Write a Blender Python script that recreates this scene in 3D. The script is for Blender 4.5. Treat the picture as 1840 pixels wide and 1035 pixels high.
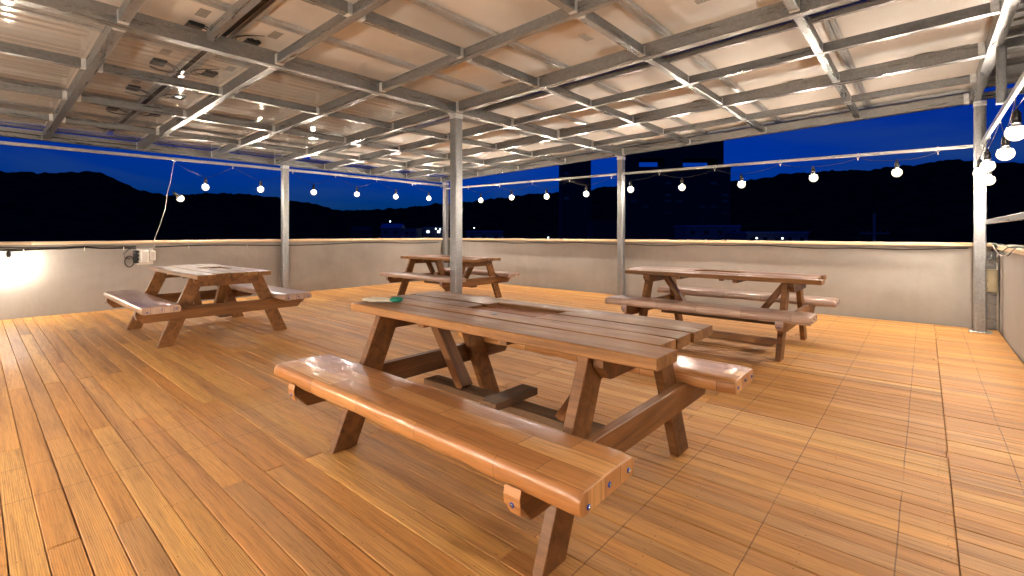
import bpy, bmesh, math, random
from mathutils import Vector, Matrix, noise
R = random.Random(7)
S = bpy.context.scene
for o in list(bpy.data.objects):
    bpy.data.objects.remove(o)

# ------------------------------------------------------------------ camera
F_PX, IMG_W, IMG_H, HOR_Y = 850.0, 1840.0, 1035.0, 420.0
CAM_H = 1.15
YAW = math.radians(41.12)
cd = bpy.data.cameras.new('camera')
cam = bpy.data.objects.new('camera', cd)
S.collection.objects.link(cam)
cam.location = (0, 0, CAM_H)
cam.rotation_euler = (math.pi / 2, 0, YAW)
cd.sensor_width = 36.0
cd.lens = 36.0 * F_PX / IMG_W
cd.shift_y = (HOR_Y - IMG_H / 2) / IMG_W      # level camera, horizon above the middle
cd.clip_start = 0.05
cd.clip_end = 6000
S.camera = cam

# ------------------------------------------------------------------ sky: late dusk, sun far below the horizon behind the camera
W = bpy.data.worlds.new('World')
S.world = W
W.use_nodes = True
wn = W.node_tree.nodes
wl = W.node_tree.links
sky = wn.new('ShaderNodeTexSky')
sky.sky_type = 'NISHITA'
sky.sun_disc = False
sky.sun_elevation = math.radians(3.0)
sky.sun_rotation = math.radians(139)
sky.ozone_density = 6.0
sky.dust_density = 0.3
bg = wn['Background']
tint = wn.new('ShaderNodeMix'); tint.data_type = 'RGBA'; tint.blend_type = 'MULTIPLY'
tint.inputs[0].default_value = 1.0
tint.inputs[7].default_value = (0.01, 0.25, 1.0, 1)
wl.new(sky.outputs[0], tint.inputs[6])
tc_ = wn.new('ShaderNodeTexCoord'); mp_ = wn.new('ShaderNodeMapping'); mp_.inputs['Scale'].default_value = (2.2, 2.2, 7.0)
cl_n = wn.new('ShaderNodeTexNoise'); cl_n.inputs['Scale'].default_value = 1.6; cl_n.inputs['Detail'].default_value = 6; cl_n.inputs['Distortion'].default_value = 0.6
cl_r = wn.new('ShaderNodeValToRGB'); cl_r.color_ramp.elements[0].position = 0.50; cl_r.color_ramp.elements[1].position = 0.80
cl_m = wn.new('ShaderNodeMix'); cl_m.data_type = 'RGBA'; cl_m.blend_type = 'MIX'; cl_m.inputs[7].default_value = (0.14, 0.42, 1.10, 1)
cl_f = wn.new('ShaderNodeMath'); cl_f.operation = 'MULTIPLY'; cl_f.inputs[1].default_value = 0.6
wl.new(tc_.outputs['Generated'], mp_.inputs[0]); wl.new(mp_.outputs[0], cl_n.inputs['Vector']); wl.new(cl_n.outputs['Fac'], cl_r.inputs[0])
wl.new(cl_r.outputs[0], cl_f.inputs[0]); wl.new(cl_f.outputs[0], cl_m.inputs[0])
wl.new(tint.outputs[2], cl_m.inputs[6]); wl.new(cl_m.outputs[2], bg.inputs[0])
bg.inputs[1].default_value = 0.15

S.view_settings.view_transform = 'Standard'
S.view_settings.look = 'None'
S.view_settings.gamma = 1.0
S.view_settings.exposure = 0.0
S.cycles.use_denoising = True
S.cycles.max_bounces = 8
S.cycles.diffuse_bounces = 4
S.cycles.glossy_bounces = 4
S.cycles.transparent_max_bounces = 12
S.cycles.sample_clamp_indirect = 12.0
S.cycles.caustics_reflective = False
S.cycles.caustics_refractive = False
BULB = 610.0 * (0.050 / 0.028) ** 2          # small bright core inside each glass globe
BULB_COL = (1.0, 0.85, 0.69)

COL = S.collection

# ------------------------------------------------------------------ pixel -> place (used only to derive positions of far things)
FW = Vector((-math.sin(YAW), math.cos(YAW)))
RT = Vector((math.cos(YAW), math.sin(YAW)))
def far(u, depth):
    a = (u - IMG_W / 2) / F_PX
    d = FW + RT * a
    return d.x * depth, d.y * depth
def up(v, depth):
    return CAM_H + (HOR_Y - v) / F_PX * depth

X_L, X_R, Y_B, Y_F = -9.30, 0.67, 8.08, -1.90          # inner faces of the parapets
PITCH = 0.0945                                          # deck board spacing
# ------------------------------------------------------------------ materials
def newmat(name):
    m = bpy.data.materials.new(name)
    m.use_nodes = True
    nt = m.node_tree
    return m, nt, nt.nodes, nt.links, nt.nodes['Principled BSDF']

def ramp(n, stops):
    r = n.new('ShaderNodeValToRGB')
    el = r.color_ramp.elements
    while len(el) < len(stops):
        el.new(0.5)
    for e, (p, c) in zip(el, stops):
        e.position = p
        e.color = (c[0], c[1], c[2], 1)
    return r

def math_node(n, l, op, a, b=None):
    m = n.new('ShaderNodeMath'); m.operation = op
    for i, v in enumerate((a, b)):
        if v is None: continue
        if isinstance(v, (int, float)): m.inputs[i].default_value = v
        else: l.new(v, m.inputs[i])
    return m.outputs[0]

def mixc(n, l, f, a, b, mode='MIX'):
    m = n.new('ShaderNodeMix'); m.data_type = 'RGBA'; m.blend_type = mode
    if isinstance(f, (int, float)): m.inputs[0].default_value = f
    else: l.new(f, m.inputs[0])
    for i, v in ((6, a), (7, b)):
        if isinstance(v, tuple): m.inputs[i].default_value = (v[0], v[1], v[2], 1)
        else: l.new(v, m.inputs[i])
    return m.outputs[2]

def piece_random(n, l):
    oi = n.new('ShaderNodeObjectInfo')
    ge = n.new('ShaderNodeNewGeometry')
    s = math_node(n, l, 'ADD', oi.outputs['Random'], ge.outputs['Random Per Island'])
    return math_node(n, l, 'FRACT', s), ge

def noise_tex(n, l, vec, scale, detail=4, rough=0.55, dist=0.0):
    t = n.new('ShaderNodeTexNoise')
    t.inputs['Scale'].default_value = scale
    t.inputs['Detail'].default_value = detail
    t.inputs['Roughness'].default_value = rough
    t.inputs['Distortion'].default_value = dist
    l.new(vec, t.inputs['Vector'])
    return t.outputs['Fac']

def mapped(n, l, vec, scale, off=None):
    m = n.new('ShaderNodeMapping')
    m.inputs['Scale'].default_value = scale
    l.new(vec, m.inputs['Vector'])
    if off is not None:
        cx = n.new('ShaderNodeCombineXYZ')
        for i in range(3): l.new(off, cx.inputs[i])
        l.new(cx.outputs[0], m.inputs['Location'])
    return m.outputs[0]

def deck_material():
    m, nt, n, l, b = newmat('deck_wood')
    rnd, ge = piece_random(n, l)
    pos = ge.outputs['Position']
    off = math_node(n, l, 'MULTIPLY', rnd, 53.0)
    tone = ramp(n, [(0.0, (0.58, 0.285, 0.082)), (0.14, (0.66, 0.345, 0.105)), (0.28, (0.54, 0.260, 0.080)), (0.42, (0.63, 0.335, 0.112)), (0.54, (0.55, 0.295, 0.108)),
                    (0.66, (0.67, 0.375, 0.120)), (0.78, (0.60, 0.300, 0.088)), (0.90, (0.50, 0.270, 0.105)), (1.0, (0.47, 0.225, 0.075))])
    tone.color_ramp.interpolation = 'CONSTANT'
    l.new(rnd, tone.inputs[0])
    g1 = noise_tex(n, l, mapped(n, l, pos, (0.7, 17, 1), off), 1.0, 6, 0.6, 0.5)
    g1r = ramp(n, [(0.30, (0.55, 0.47, 0.42)), (0.50, (1, 1, 1)), (0.72, (1.18, 1.10, 0.95))])
    l.new(g1, g1r.inputs[0])
    c = mixc(n, l, 0.85, tone.outputs[0], g1r.outputs[0], 'MULTIPLY')
    g2 = noise_tex(n, l, mapped(n, l, pos, (5, 240, 1), off), 1.0, 3, 0.7)
    g2r = ramp(n, [(0.36, (0.42, 0.36, 0.32)), (0.52, (1, 1, 1)), (0.8, (1.15, 1.12, 1.05))])
    l.new(g2, g2r.inputs[0])
    c = mixc(n, l, 0.6, c, g2r.outputs[0], 'MULTIPLY')
    # worn, greyed patches and spills that run over several boards
    w = noise_tex(n, l, mapped(n, l, pos, (0.55, 1.1, 1)), 1.0, 5, 0.62, 0.4)
    wr = ramp(n, [(0.50, (0, 0, 0)), (0.72, (1, 1, 1))])
    l.new(w, wr.inputs[0])
    wf = math_node(n, l, 'MULTIPLY', wr.outputs[0], 0.40)
    c = mixc(n, l, wf, c, (0.44, 0.27, 0.135))
    w2 = noise_tex(n, l, mapped(n, l, pos, (2.3, 2.6, 1)), 1.0, 6, 0.7, 0.8)
    w2r = ramp(n, [(0.64, (0, 0, 0)), (0.78, (1, 1, 1))])
    l.new(w2, w2r.inputs[0])
    c = mixc(n, l, math_node(n, l, 'MULTIPLY', w2r.outputs[0], 0.35), c, (0.17, 0.115, 0.075))
    # thin saw scores across the boards at the joists
    sp = n.new('ShaderNodeSeparateXYZ'); l.new(pos, sp.inputs[0])
    wob = noise_tex(n, l, mapped(n, l, pos, (0.4, 1.5, 1)), 1.0, 2)
    xx = math_node(n, l, 'ADD', sp.outputs[0], math_node(n, l, 'MULTIPLY', wob, 0.012))
    ph = math_node(n, l, 'FRACT', math_node(n, l, 'DIVIDE', math_node(n, l, 'ADD', xx, 20.726), 0.409))
    near0 = math_node(n, l, 'ABSOLUTE', math_node(n, l, 'SUBTRACT', ph, 0.5))
    scr = math_node(n, l, 'LESS_THAN', near0, 0.0055)
    brk = noise_tex(n, l, mapped(n, l, pos, (2.5, 3.0, 1)), 1.0, 3)
    brr = ramp(n, [(0.32, (0, 0, 0)), (0.46, (1, 1, 1))]); l.new(brk, brr.inputs[0])
    z1 = math_node(n, l, 'GREATER_THAN', sp.outputs[0], -0.95)
    z2 = math_node(n, l, 'LESS_THAN', math_node(n, l, 'ABSOLUTE', math_node(n, l, 'ADD', sp.outputs[0], 3.0)), 0.42)
    scr = math_node(n, l, 'MULTIPLY', scr, math_node(n, l, 'MAXIMUM', z1, z2))
    scr = math_node(n, l, 'MULTIPLY', scr, math_node(n, l, 'MULTIPLY', brr.outputs[0], 0.75))
    c = mixc(n, l, scr, c, (0.10, 0.05, 0.025))
    # pairs of sunken screw heads over the joists
    fy = math_node(n, l, 'FRACT', math_node(n, l, 'ADD', math_node(n, l, 'DIVIDE', math_node(n, l, 'SUBTRACT', sp.outputs[1], Y_F + 0.05), PITCH), 0.5))
    fy = math_node(n, l, 'MULTIPLY', math_node(n, l, 'SUBTRACT', math_node(n, l, 'ABSOLUTE', math_node(n, l, 'SUBTRACT', fy, 0.5)), 0.28), PITCH)
    jit = math_node(n, l, 'MULTIPLY', math_node(n, l, 'SUBTRACT', math_node(n, l, 'FRACT', math_node(n, l, 'MULTIPLY', rnd, 19.7)), 0.5), 0.03)
    fx_ = math_node(n, l, 'FRACT', math_node(n, l, 'DIVIDE', math_node(n, l, 'ADD', math_node(n, l, 'ADD', sp.outputs[0], 20.60), jit), 0.409))
    fx_ = math_node(n, l, 'MULTIPLY', math_node(n, l, 'SUBTRACT', fx_, 0.5), 0.409)
    rr2 = math_node(n, l, 'ADD', math_node(n, l, 'POWER', math_node(n, l, 'ABSOLUTE', fx_), 2.0), math_node(n, l, 'POWER', math_node(n, l, 'ABSOLUTE', fy), 2.0))
    dot = math_node(n, l, 'MULTIPLY', math_node(n, l, 'LESS_THAN', rr2, 0.0030 ** 2), 0.8)
    c = mixc(n, l, dot, c, (0.09, 0.05, 0.03))
    # milled anti slip grooves, 7 mm pitch, worn down on some boards
    wv = math_node(n, l, 'SINE', math_node(n, l, 'MULTIPLY', sp.outputs[1], 2 * math.pi / 0.00675))
    gd = math_node(n, l, 'ADD', math_node(n, l, 'MULTIPLY', math_node(n, l, 'FRACT', math_node(n, l, 'MULTIPLY', rnd, 7.3)), 0.8), 0.2)
    gv = math_node(n, l, 'MULTIPLY', math_node(n, l, 'MULTIPLY', math_node(n, l, 'ADD', math_node(n, l, 'MULTIPLY', wv, -0.5), 0.5), gd), 0.42)
    c = mixc(n, l, gv, c, (0.16, 0.075, 0.025))          # groove shade painted into the colour, along with dirt
    l.new(c, b.inputs['Base Color'])
    hgt = math_node(n, l, 'ADD', math_node(n, l, 'MULTIPLY', wv, math_node(n, l, 'MULTIPLY', gd, 0.42)), math_node(n, l, 'MULTIPLY', g2, 0.7))
    hgt = math_node(n, l, 'SUBTRACT', hgt, math_node(n, l, 'MULTIPLY', scr, 2.0))
    bp = n.new('ShaderNodeBump'); bp.inputs['Strength'].default_value = 0.6; bp.inputs['Distance'].default_value = 0.0016
    l.new(hgt, bp.inputs['Height']); l.new(bp.outputs[0], b.inputs['Normal'])
    rr = ramp(n, [(0.3, (0.46, 0.46, 0.46)), (0.7, (0.66, 0.66, 0.66))]); l.new(w, rr.inputs[0])
    l.new(rr.outputs[0], b.inputs['Roughness'])
    b.inputs['Specular IOR Level'].default_value = 0.30
    return m

def wood_material(name, dark, mid, light, rough=0.42, coat=0.0, wear=0.25, wearcol=(0.30, 0.2, 0.13)):
    """painted / stained timber, grain along local X"""
    m, nt, n, l, b = newmat(name)
    rnd, ge = piece_random(n, l)
    tc = n.new('ShaderNodeTexCoord')
    obj = tc.outputs['Object']
    off = math_node(n, l, 'MULTIPLY', rnd, 31.0)
    g1 = noise_tex(n, l, mapped(n, l, obj, (1.1, 16, 16), off), 1.0, 6, 0.62, 0.7)
    r1 = ramp(n, [(0.28, dark), (0.52, mid), (0.75, light)])
    l.new(g1, r1.inputs[0])
    g2 = noise_tex(n, l, mapped(n, l, obj, (7, 190, 190), off), 1.0, 3, 0.7)
    r2 = ramp(n, [(0.3, (0.6, 0.57, 0.55)), (0.55, (1, 1, 1)), (0.8, (1.15, 1.12, 1.1))])
    l.new(g2, r2.inputs[0])
    c = mixc(n, l, 0.5, r1.outputs[0], r2.outputs[0], 'MULTIPLY')
    hv = n.new('ShaderNodeHueSaturation')
    l.new(c, hv.inputs['Color'])
    l.new(math_node(n, l, 'ADD', math_node(n, l, 'MULTIPLY', rnd, 0.4), 0.8), hv.inputs['Value'])
    w = noise_tex(n, l, mapped(n, l, obj, (3, 6, 6), off), 1.0, 5, 0.65, 0.4)
    wr = ramp(n, [(0.55, (0, 0, 0)), (0.72, (1, 1, 1))]); l.new(w, wr.inputs[0])
    c = mixc(n, l, math_node(n, l, 'MULTIPLY', wr.outputs[0], wear), hv.outputs[0], wearcol)
    kv = n.new('ShaderNodeTexVoronoi'); kv.inputs['Scale'].default_value = 1.0; kv.inputs['Randomness'].default_value = 1.0
    l.new(mapped(n, l, obj, (2.6, 7.5, 7.5), off), kv.inputs['Vector'])
    kr = ramp(n, [(0.03, (1, 1, 1)), (0.10, (0.35, 0.35, 0.35)), (0.16, (0, 0, 0))]); l.new(kv.outputs['Distance'], kr.inputs[0])
    c = mixc(n, l, math_node(n, l, 'MULTIPLY', kr.outputs[0], 0.75), c, tuple(k * 0.35 for k in dark))
    dn = noise_tex(n, l, mapped(n, l, obj, (30, 70, 70), off), 1.0, 3, 0.7)
    dr = ramp(n, [(0.68, (0, 0, 0)), (0.74, (1, 1, 1))]); l.new(dn, dr.inputs[0])
    c = mixc(n, l, math_node(n, l, 'MULTIPLY', dr.outputs[0], 0.5), c, tuple(min(1, k * 1.5) for k in light))     # chipped stain
    l.new(c, b.inputs['Base Color'])
    bp = n.new('ShaderNodeBump'); bp.inputs['Strength'].default_value = 0.45; bp.inputs['Distance'].default_value = 0.0015
    l.new(math_node(n, l, 'ADD', g2, math_node(n, l, 'MULTIPLY', w, 1.4)), bp.inputs['Height'])
    l.new(bp.outputs[0], b.inputs['Normal'])
    rr = ramp(n, [(0.3, (rough - 0.1,) * 3), (0.7, (rough + 0.14,) * 3)]); l.new(w, rr.inputs[0])
    l.new(rr.outputs[0], b.inputs['Roughness'])
    b.inputs['Specular IOR Level'].default_value = 0.30
    b.inputs['Coat Weight'].default_value = coat
    b.inputs['Coat Roughness'].default_value = 0.22
    return m

def vinyl_material(name, cols, rough, fold):
    """glossy floor vinyl with a printed plank pattern, UV in metres: u along the seat, v round the section"""
    m, nt, n, l, b = newmat(name)
    tc = n.new('ShaderNodeTexCoord')
    uv = tc.outputs['UV']
    bk = n.new('ShaderNodeTexBrick')
    bk.offset = 0.37
    bk.inputs['Scale'].default_value = 1.0
    bk.inputs['Brick Width'].default_value = 0.40
    bk.inputs['Row Height'].default_value = 0.092
    bk.inputs['Mortar Size'].default_value = 0.0016
    bk.inputs['Mortar Smooth'].default_value = 0.3
    bk.inputs['Color1'].default_value = (0.0, 0.0, 0.0, 1)
    bk.inputs['Color2'].default_value = (1, 1, 1, 1)
    bk.inputs['Mortar'].default_value = (0.2, 0.2, 0.2, 1)
    l.new(uv, bk.inputs['Vector'])
    tone = ramp(n, [(0.0, cols[0]), (0.5, cols[1]), (1.0, cols[2])])
    l.new(bk.outputs['Color'], tone.inputs[0])
    off = n.new('ShaderNodeSeparateColor'); l.new(bk.outputs['Color'], off.inputs[0])
    o2 = math_node(n, l, 'MULTIPLY', off.outputs[0], 17.0)
    g = noise_tex(n, l, mapped(n, l, uv, (3.2, 90, 1), o2), 1.0, 5, 0.65, 0.5)
    gr = ramp(n, [(0.28, (0.52, 0.45, 0.40)), (0.5, (1, 1, 1)), (0.75, (1.25, 1.2, 1.12))])
    l.new(g, gr.inputs[0])
    c = mixc(n, l, 0.8, tone.outputs[0], gr.outputs[0], 'MULTIPLY')
    mo = math_node(n, l, 'MULTIPLY', bk.outputs['Fac'], 0.8)
    c = mixc(n, l, mo, c, (0.10, 0.045, 0.02))
    l.new(c, b.inputs['Base Color'])
    b.inputs['Roughness'].default_value = rough
    b.inputs['Specular IOR Level'].default_value = 0.6
    b.inputs['Coat Weight'].default_value = 0.45
    b.inputs['Coat Roughness'].default_value = 0.09
    f1 = noise_tex(n, l, mapped(n, l, uv, (4.5, 9, 1)), 1.0, 3, 0.5, 1.2)
    f2 = noise_tex(n, l, mapped(n, l, uv, (22, 30, 1)), 1.0, 3, 0.5, 0.6)
    bp = n.new('ShaderNodeBump'); bp.inputs['Strength'].default_value = fold; bp.inputs['Distance'].default_value = 0.012
    l.new(math_node(n, l, 'ADD', f1, math_node(n, l, 'MULTIPLY', f2, 0.12)), bp.inputs['Height'])
    l.new(bp.outputs[0], b.inputs['Normal'])
    l.new(bp.outputs[0], b.inputs['Coat Normal'])
    return m

def galv_material(name, base=0.42, metallic=0.75, rough=0.42, var=0.35):
    m, nt, n, l, b = newmat(name)
    tc = n.new('ShaderNodeTexCoord')
    rnd, ge = piece_random(n, l)
    off = math_node(n, l, 'MULTIPLY', rnd, 9.0)
    o = mapped(n, l, tc.outputs['Object'], (1, 1, 1), off)
    v = n.new('ShaderNodeTexVoronoi'); v.inputs['Scale'].default_value = 55
    l.new(o, v.inputs['Vector'])
    vs = n.new('ShaderNodeSeparateColor'); l.new(v.outputs['Color'], vs.inputs[0])
    st = noise_tex(n, l, mapped(n, l, tc.outputs['Object'], (1.6, 22, 22), off), 1.0, 5, 0.65, 0.3)
    f = math_node(n, l, 'ADD', math_node(n, l, 'MULTIPLY', vs.outputs[0], 0.3), math_node(n, l, 'MULTIPLY', st, 0.8))
    r = ramp(n, [(0.25, tuple(base * (1 - var) * k for k in (0.96, 0.99, 1.02))), (0.6, (base * 0.96, base * 0.99, base * 1.02)), (0.9, tuple(base * (1 + var) * k for k in (0.97, 1, 1.02)))])
    l.new(f, r.inputs[0])
    l.new(r.outputs[0], b.inputs['Base Color'])
    b.inputs['Metallic'].default_value = metallic
    rr = ramp(n, [(0.3, (rough - 0.1,) * 3), (0.8, (rough + 0.15,) * 3)]); l.new(st, rr.inputs[0])
    l.new(rr.outputs[0], b.inputs['Roughness'])
    bp = n.new('ShaderNodeBump'); bp.inputs['Strength'].default_value = 0.06; bp.inputs['Distance'].default_value = 0.002
    l.new(st, bp.inputs['Height']); l.new(bp.outputs[0], b.inputs['Normal'])
    return m

def plaster_material(name, c0, c1):
    m, nt, n, l, b = newmat(name)
    ge = n.new('ShaderNodeNewGeometry')
    pos = ge.outputs['Position']
    a = noise_tex(n, l, mapped(n, l, pos, (0.7, 0.7, 0.9)), 1.0, 6, 0.62, 0.5)
    r = ramp(n, [(0.3, c0), (0.65, c1)]); l.new(a, r.inputs[0])
    d = noise_tex(n, l, mapped(n, l, pos, (9, 9, 0.8)), 1.0, 5, 0.65, 0.3)       # rain streaks running down
    dr = ramp(n, [(0.35, (0.80, 0.77, 0.73)), (0.55, (1, 1, 1))]); l.new(d, dr.inputs[0])
    c = mixc(n, l, 0.16, r.outputs[0], dr.outputs[0], 'MULTIPLY')
    s = noise_tex(n, l, mapped(n, l, pos, (6, 6, 6)), 1.0, 8, 0.75, 0.6)
    sr = ramp(n, [(0.60, (0, 0, 0)), (0.75, (1, 1, 1))]); l.new(s, sr.inputs[0])
    c = mixc(n, l, math_node(n, l, 'MULTIPLY', sr.outputs[0], 0.22), c, (0.25, 0.22, 0.19))
    l.new(c, b.inputs['Base Color'])
    b.inputs['Roughness'].default_value = 0.62
    f = noise_tex(n, l, mapped(n, l, pos, (14, 14, 9)), 1.0, 6, 0.7)
    bp = n.new('ShaderNodeBump'); bp.inputs['Strength'].default_value = 0.35; bp.inputs['Distance'].default_value = 0.01
    l.new(f, bp.inputs['Height']); l.new(bp.outputs[0], b.inputs['Normal'])
    return m

def plain(name, col, rough=0.5, metallic=0.0, spec=0.5, nz=0.25, scale=12.0, bump=0.1):
    m, nt, n, l, b = newmat(name)
    tc = n.new('ShaderNodeTexCoord')
    a = noise_tex(n, l, tc.outputs['Object'], scale, 5, 0.6)
    r = ramp(n, [(0.25, tuple(k * (1 - nz) for k in col)), (0.75, tuple(k * (1 + nz) for k in col))])
    l.new(a, r.inputs[0]); l.new(r.outputs[0], b.inputs['Base Color'])
    b.inputs['Roughness'].default_value = rough
    b.inputs['Metallic'].default_value = metallic
    b.inputs['Specular IOR Level'].default_value = spec
    if bump:
        bp = n.new('ShaderNodeBump'); bp.inputs['Strength'].default_value = bump; bp.inputs['Distance'].default_value = 0.004
        l.new(a, bp.inputs['Height']); l.new(bp.outputs[0], b.inputs['Normal'])
    return m

def emit(name, col, strength):
    m = bpy.data.materials.new(name); m.use_nodes = True
    n = m.node_tree.nodes; n.clear()
    e = n.new('ShaderNodeEmission'); e.inputs[0].default_value = (*col, 1); e.inputs[1].default_value = strength
    o = n.new('ShaderNodeOutputMaterial'); m.node_tree.links.new(e.outputs[0], o.inputs[0])
    return m

def backsheet_material():
    m, nt, n, l, b = newmat('panel_backsheet')
    tc = n.new('ShaderNodeTexCoord')
    rnd, ge = piece_random(n, l)
    a = noise_tex(n, l, mapped(n, l, tc.outputs['Object'], (1.5, 1.5, 1.5), math_node(n, l, 'MULTIPLY', rnd, 11.0)), 1.0, 4, 0.6)
    r = ramp(n, [(0.3, (0.68, 0.645, 0.605)), (0.7, (0.79, 0.755, 0.72))]); l.new(a, r.inputs[0])
    # faint cell grid showing through the white sheet
    bk = n.new('ShaderNodeTexBrick'); bk.offset = 0.0
    bk.inputs['Scale'].default_value = 1.0
    bk.inputs['Brick Width'].default_value = 0.158; bk.inputs['Row Height'].default_value = 0.158
    bk.inputs['Mortar Size'].default_value = 0.004
    l.new(tc.outputs['Object'], bk.inputs['Vector'])
    c = mixc(n, l, math_node(n, l, 'MULTIPLY', bk.outputs['Fac'], 0.25), r.outputs[0], (0.72, 0.68, 0.62))
    hv = n.new('ShaderNodeHueSaturation'); l.new(c, hv.inputs['Color'])
    l.new(math_node(n, l, 'ADD', math_node(n, l, 'MULTIPLY', rnd, 0.18), 0.9), hv.inputs['Value'])
    l.new(hv.outputs[0], b.inputs['Base Color'])
    b.inputs['Roughness'].default_value = 0.50
    b.inputs['Specular IOR Level'].default_value = 0.35
    return m

def clear_material():
    """clear ribbed polycarbonate"""
    m = bpy.data.materials.new('clear_polycarbonate'); m.use_nodes = True
    nt = m.node_tree; n = nt.nodes; l = nt.links; n.clear()
    out = n.new('ShaderNodeOutputMaterial')
    tr = n.new('ShaderNodeBsdfTransparent'); tr.inputs[0].default_value = (0.97, 0.965, 0.955, 1)
    gl = n.new('ShaderNodeBsdfGlossy'); gl.inputs['Roughness'].default_value = 0.06
    mx = n.new('ShaderNodeMixShader')
    fr = n.new('ShaderNodeLayerWeight'); fr.inputs[0].default_value = 0.5
    ge = n.new('ShaderNodeNewGeometry')
    sp = n.new('ShaderNodeSeparateXYZ'); l.new(ge.outputs['Position'], sp.inputs[0])
    wv = math_node(n, l, 'SINE', math_node(n, l, 'MULTIPLY', sp.outputs[0], 2 * math.pi / 0.055))
    nz = noise_tex(n, l, mapped(n, l, ge.outputs['Position'], (6, 1.2, 1)), 1.0, 3, 0.6)
    bp = n.new('ShaderNodeBump'); bp.inputs['Strength'].default_value = 0.10; bp.inputs['Distance'].default_value = 0.002
    l.new(math_node(n, l, 'ADD', math_node(n, l, 'MULTIPLY', wv, 0.5), nz), bp.inputs['Height'])
    l.new(bp.outputs[0], gl.inputs['Normal']); l.new(bp.outputs[0], fr.inputs['Normal'])
    l.new(math_node(n, l, 'ADD', math_node(n, l, 'MULTIPLY', math_node(n, l, 'POWER', fr.outputs['Facing'], 5.0), 0.75), 0.05), mx.inputs[0])
    l.new(tr.outputs[0], mx.inputs[1]); l.new(gl.outputs[0], mx.inputs[2])
    l.new(mx.outputs[0], out.inputs[0])
    return m

M = {}
M['deck'] = deck_material()
M['table'] = wood_material('table_stain', (0.085, 0.036, 0.011), (0.185, 0.080, 0.025), (0.27, 0.122, 0.040), 0.46, 0.08, 0.35, (0.17, 0.085, 0.045))
M['tabletop'] = wood_material('tabletop_stain', (0.12, 0.052, 0.015), (0.245, 0.112, 0.034), (0.35, 0.174, 0.058), 0.48, 0.04, 0.4, (0.33, 0.185, 0.10))
M['weathered'] = wood_material('weathered_board', (0.08, 0.045, 0.024), (0.15, 0.086, 0.047), (0.22, 0.135, 0.08), 0.6, 0.0, 0.3, (0.15, 0.12, 0.09))
M['infill'] = wood_material('infill_board', (0.15, 0.052, 0.016), (0.25, 0.095, 0.030), (0.32, 0.135, 0.048), 0.6, 0.0, 0.2)
M['vinyl'] = vinyl_material('wood_print_vinyl', [(0.36, 0.150, 0.046), (0.52, 0.245, 0.085), (0.70, 0.39, 0.155)], 0.36, 0.32)
M['vinyl_pale'] = vinyl_material('pale_wood_print_vinyl', [(0.34, 0.225, 0.17), (0.42, 0.285, 0.22), (0.50, 0.36, 0.28)], 0.28, 0.35)
M['galv'] = galv_material('galvanised_steel', 0.28, 0.82, 0.32, 0.22)
M['galv_post'] = galv_material('galvanised_post', 0.33, 0.78, 0.36, 0.22)
M['rail'] = galv_material('rail_steel', 0.45, 0.65, 0.35, 0.2)
M['weld'] = galv_material('silver_weld_paint', 0.68, 0.45, 0.38, 0.2)
M['frame'] = galv_material('aluminium_frame', 0.52, 0.6, 0.38, 0.2)
M['back'] = backsheet_material()
M['clear'] = clear_material()
M['wall'] = plaster_material('painted_render', (0.29, 0.275, 0.255), (0.39, 0.37, 0.35))
M['cap'] = wood_material('cap_timber', (0.52, 0.39, 0.25), (0.72, 0.57, 0.39), (0.82, 0.69, 0.50), 0.5, 0.0, 0.2, (0.35, 0.26, 0.17))
M['black'] = plain('black_plastic', (0.012, 0.012, 0.012), 0.4)
M['cable'] = plain('black_cable', (0.010, 0.010, 0.010), 0.45, bump=0.0)
M['whitecable'] = plain('white_cable', (0.55, 0.53, 0.50), 0.4, bump=0.0)
M['greencable'] = plain('green_cable', (0.03, 0.10, 0.06), 0.4, bump=0.0)
M['whitebox'] = plain('white_plastic', (0.70, 0.68, 0.64), 0.35, nz=0.08)
M['beigebox'] = plain('beige_enamel', (0.42, 0.36, 0.24), 0.35, nz=0.12)
M['bulb'] = emit('lit_bulb', BULB_COL, BULB)
def globe_material():
    m = bpy.data.materials.new('glowing_globe_glass'); m.use_nodes = True
    nt = m.node_tree; n = nt.nodes; l = nt.links; n.clear()
    o = n.new('ShaderNodeOutputMaterial'); a = n.new('ShaderNodeAddShader')
    t = n.new('ShaderNodeBsdfTransparent'); t.inputs[0].default_value = (0.98, 0.97, 0.95, 1)
    e = n.new('ShaderNodeEmission'); e.inputs[0].default_value = (1.0, 0.82, 0.58, 1); e.inputs[1].default_value = 1.3
    l.new(t.outputs[0], a.inputs[0]); l.new(e.outputs[0], a.inputs[1]); l.new(a.outputs[0], o.inputs[0])
    return m
M['globe'] = globe_material()
M['screw'] = plain('zinc_screw', (0.7, 0.7, 0.7), 0.22, 1.0)
M['blue'] = plain('blue_washer', (0.01, 0.05, 0.42), 0.3)
M['glove'] = plain('cotton_knit', (0.62, 0.58, 0.47), 0.9, nz=0.2, scale=160, bump=0.6)
M['green'] = plain('green_knit', (0.005, 0.20, 0.12), 0.85, nz=0.3, scale=120, bump=0.6)
M['label'] = None
M['dark_sheet'] = galv_material('grey_metal_sheet', 0.16, 0.5, 0.45)
M['slab'] = plain('dark_concrete', (0.06, 0.055, 0.05), 0.9)
M['ground'] = plain('night_ground', (0.035, 0.035, 0.032), 0.95, scale=0.05)
M['forest'] = plain('forest', (0.034, 0.030, 0.018), 1.0, nz=0.5, scale=0.08, bump=0.0, spec=0.0)
M['bld'] = plain('dark_render_wall', (0.025, 0.025, 0.028), 0.9, scale=0.6, bump=0.0)
M['bld2'] = plain('grey_render_wall', (0.13, 0.13, 0.14), 0.9, scale=0.6, bump=0.0)
M['roofskytint'] = plain('sky_tinted_roof', (0.10, 0.18, 0.34), 0.5, scale=0.8, bump=0.0)  # blue light of the sky painted into the far roofs' colour
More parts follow.
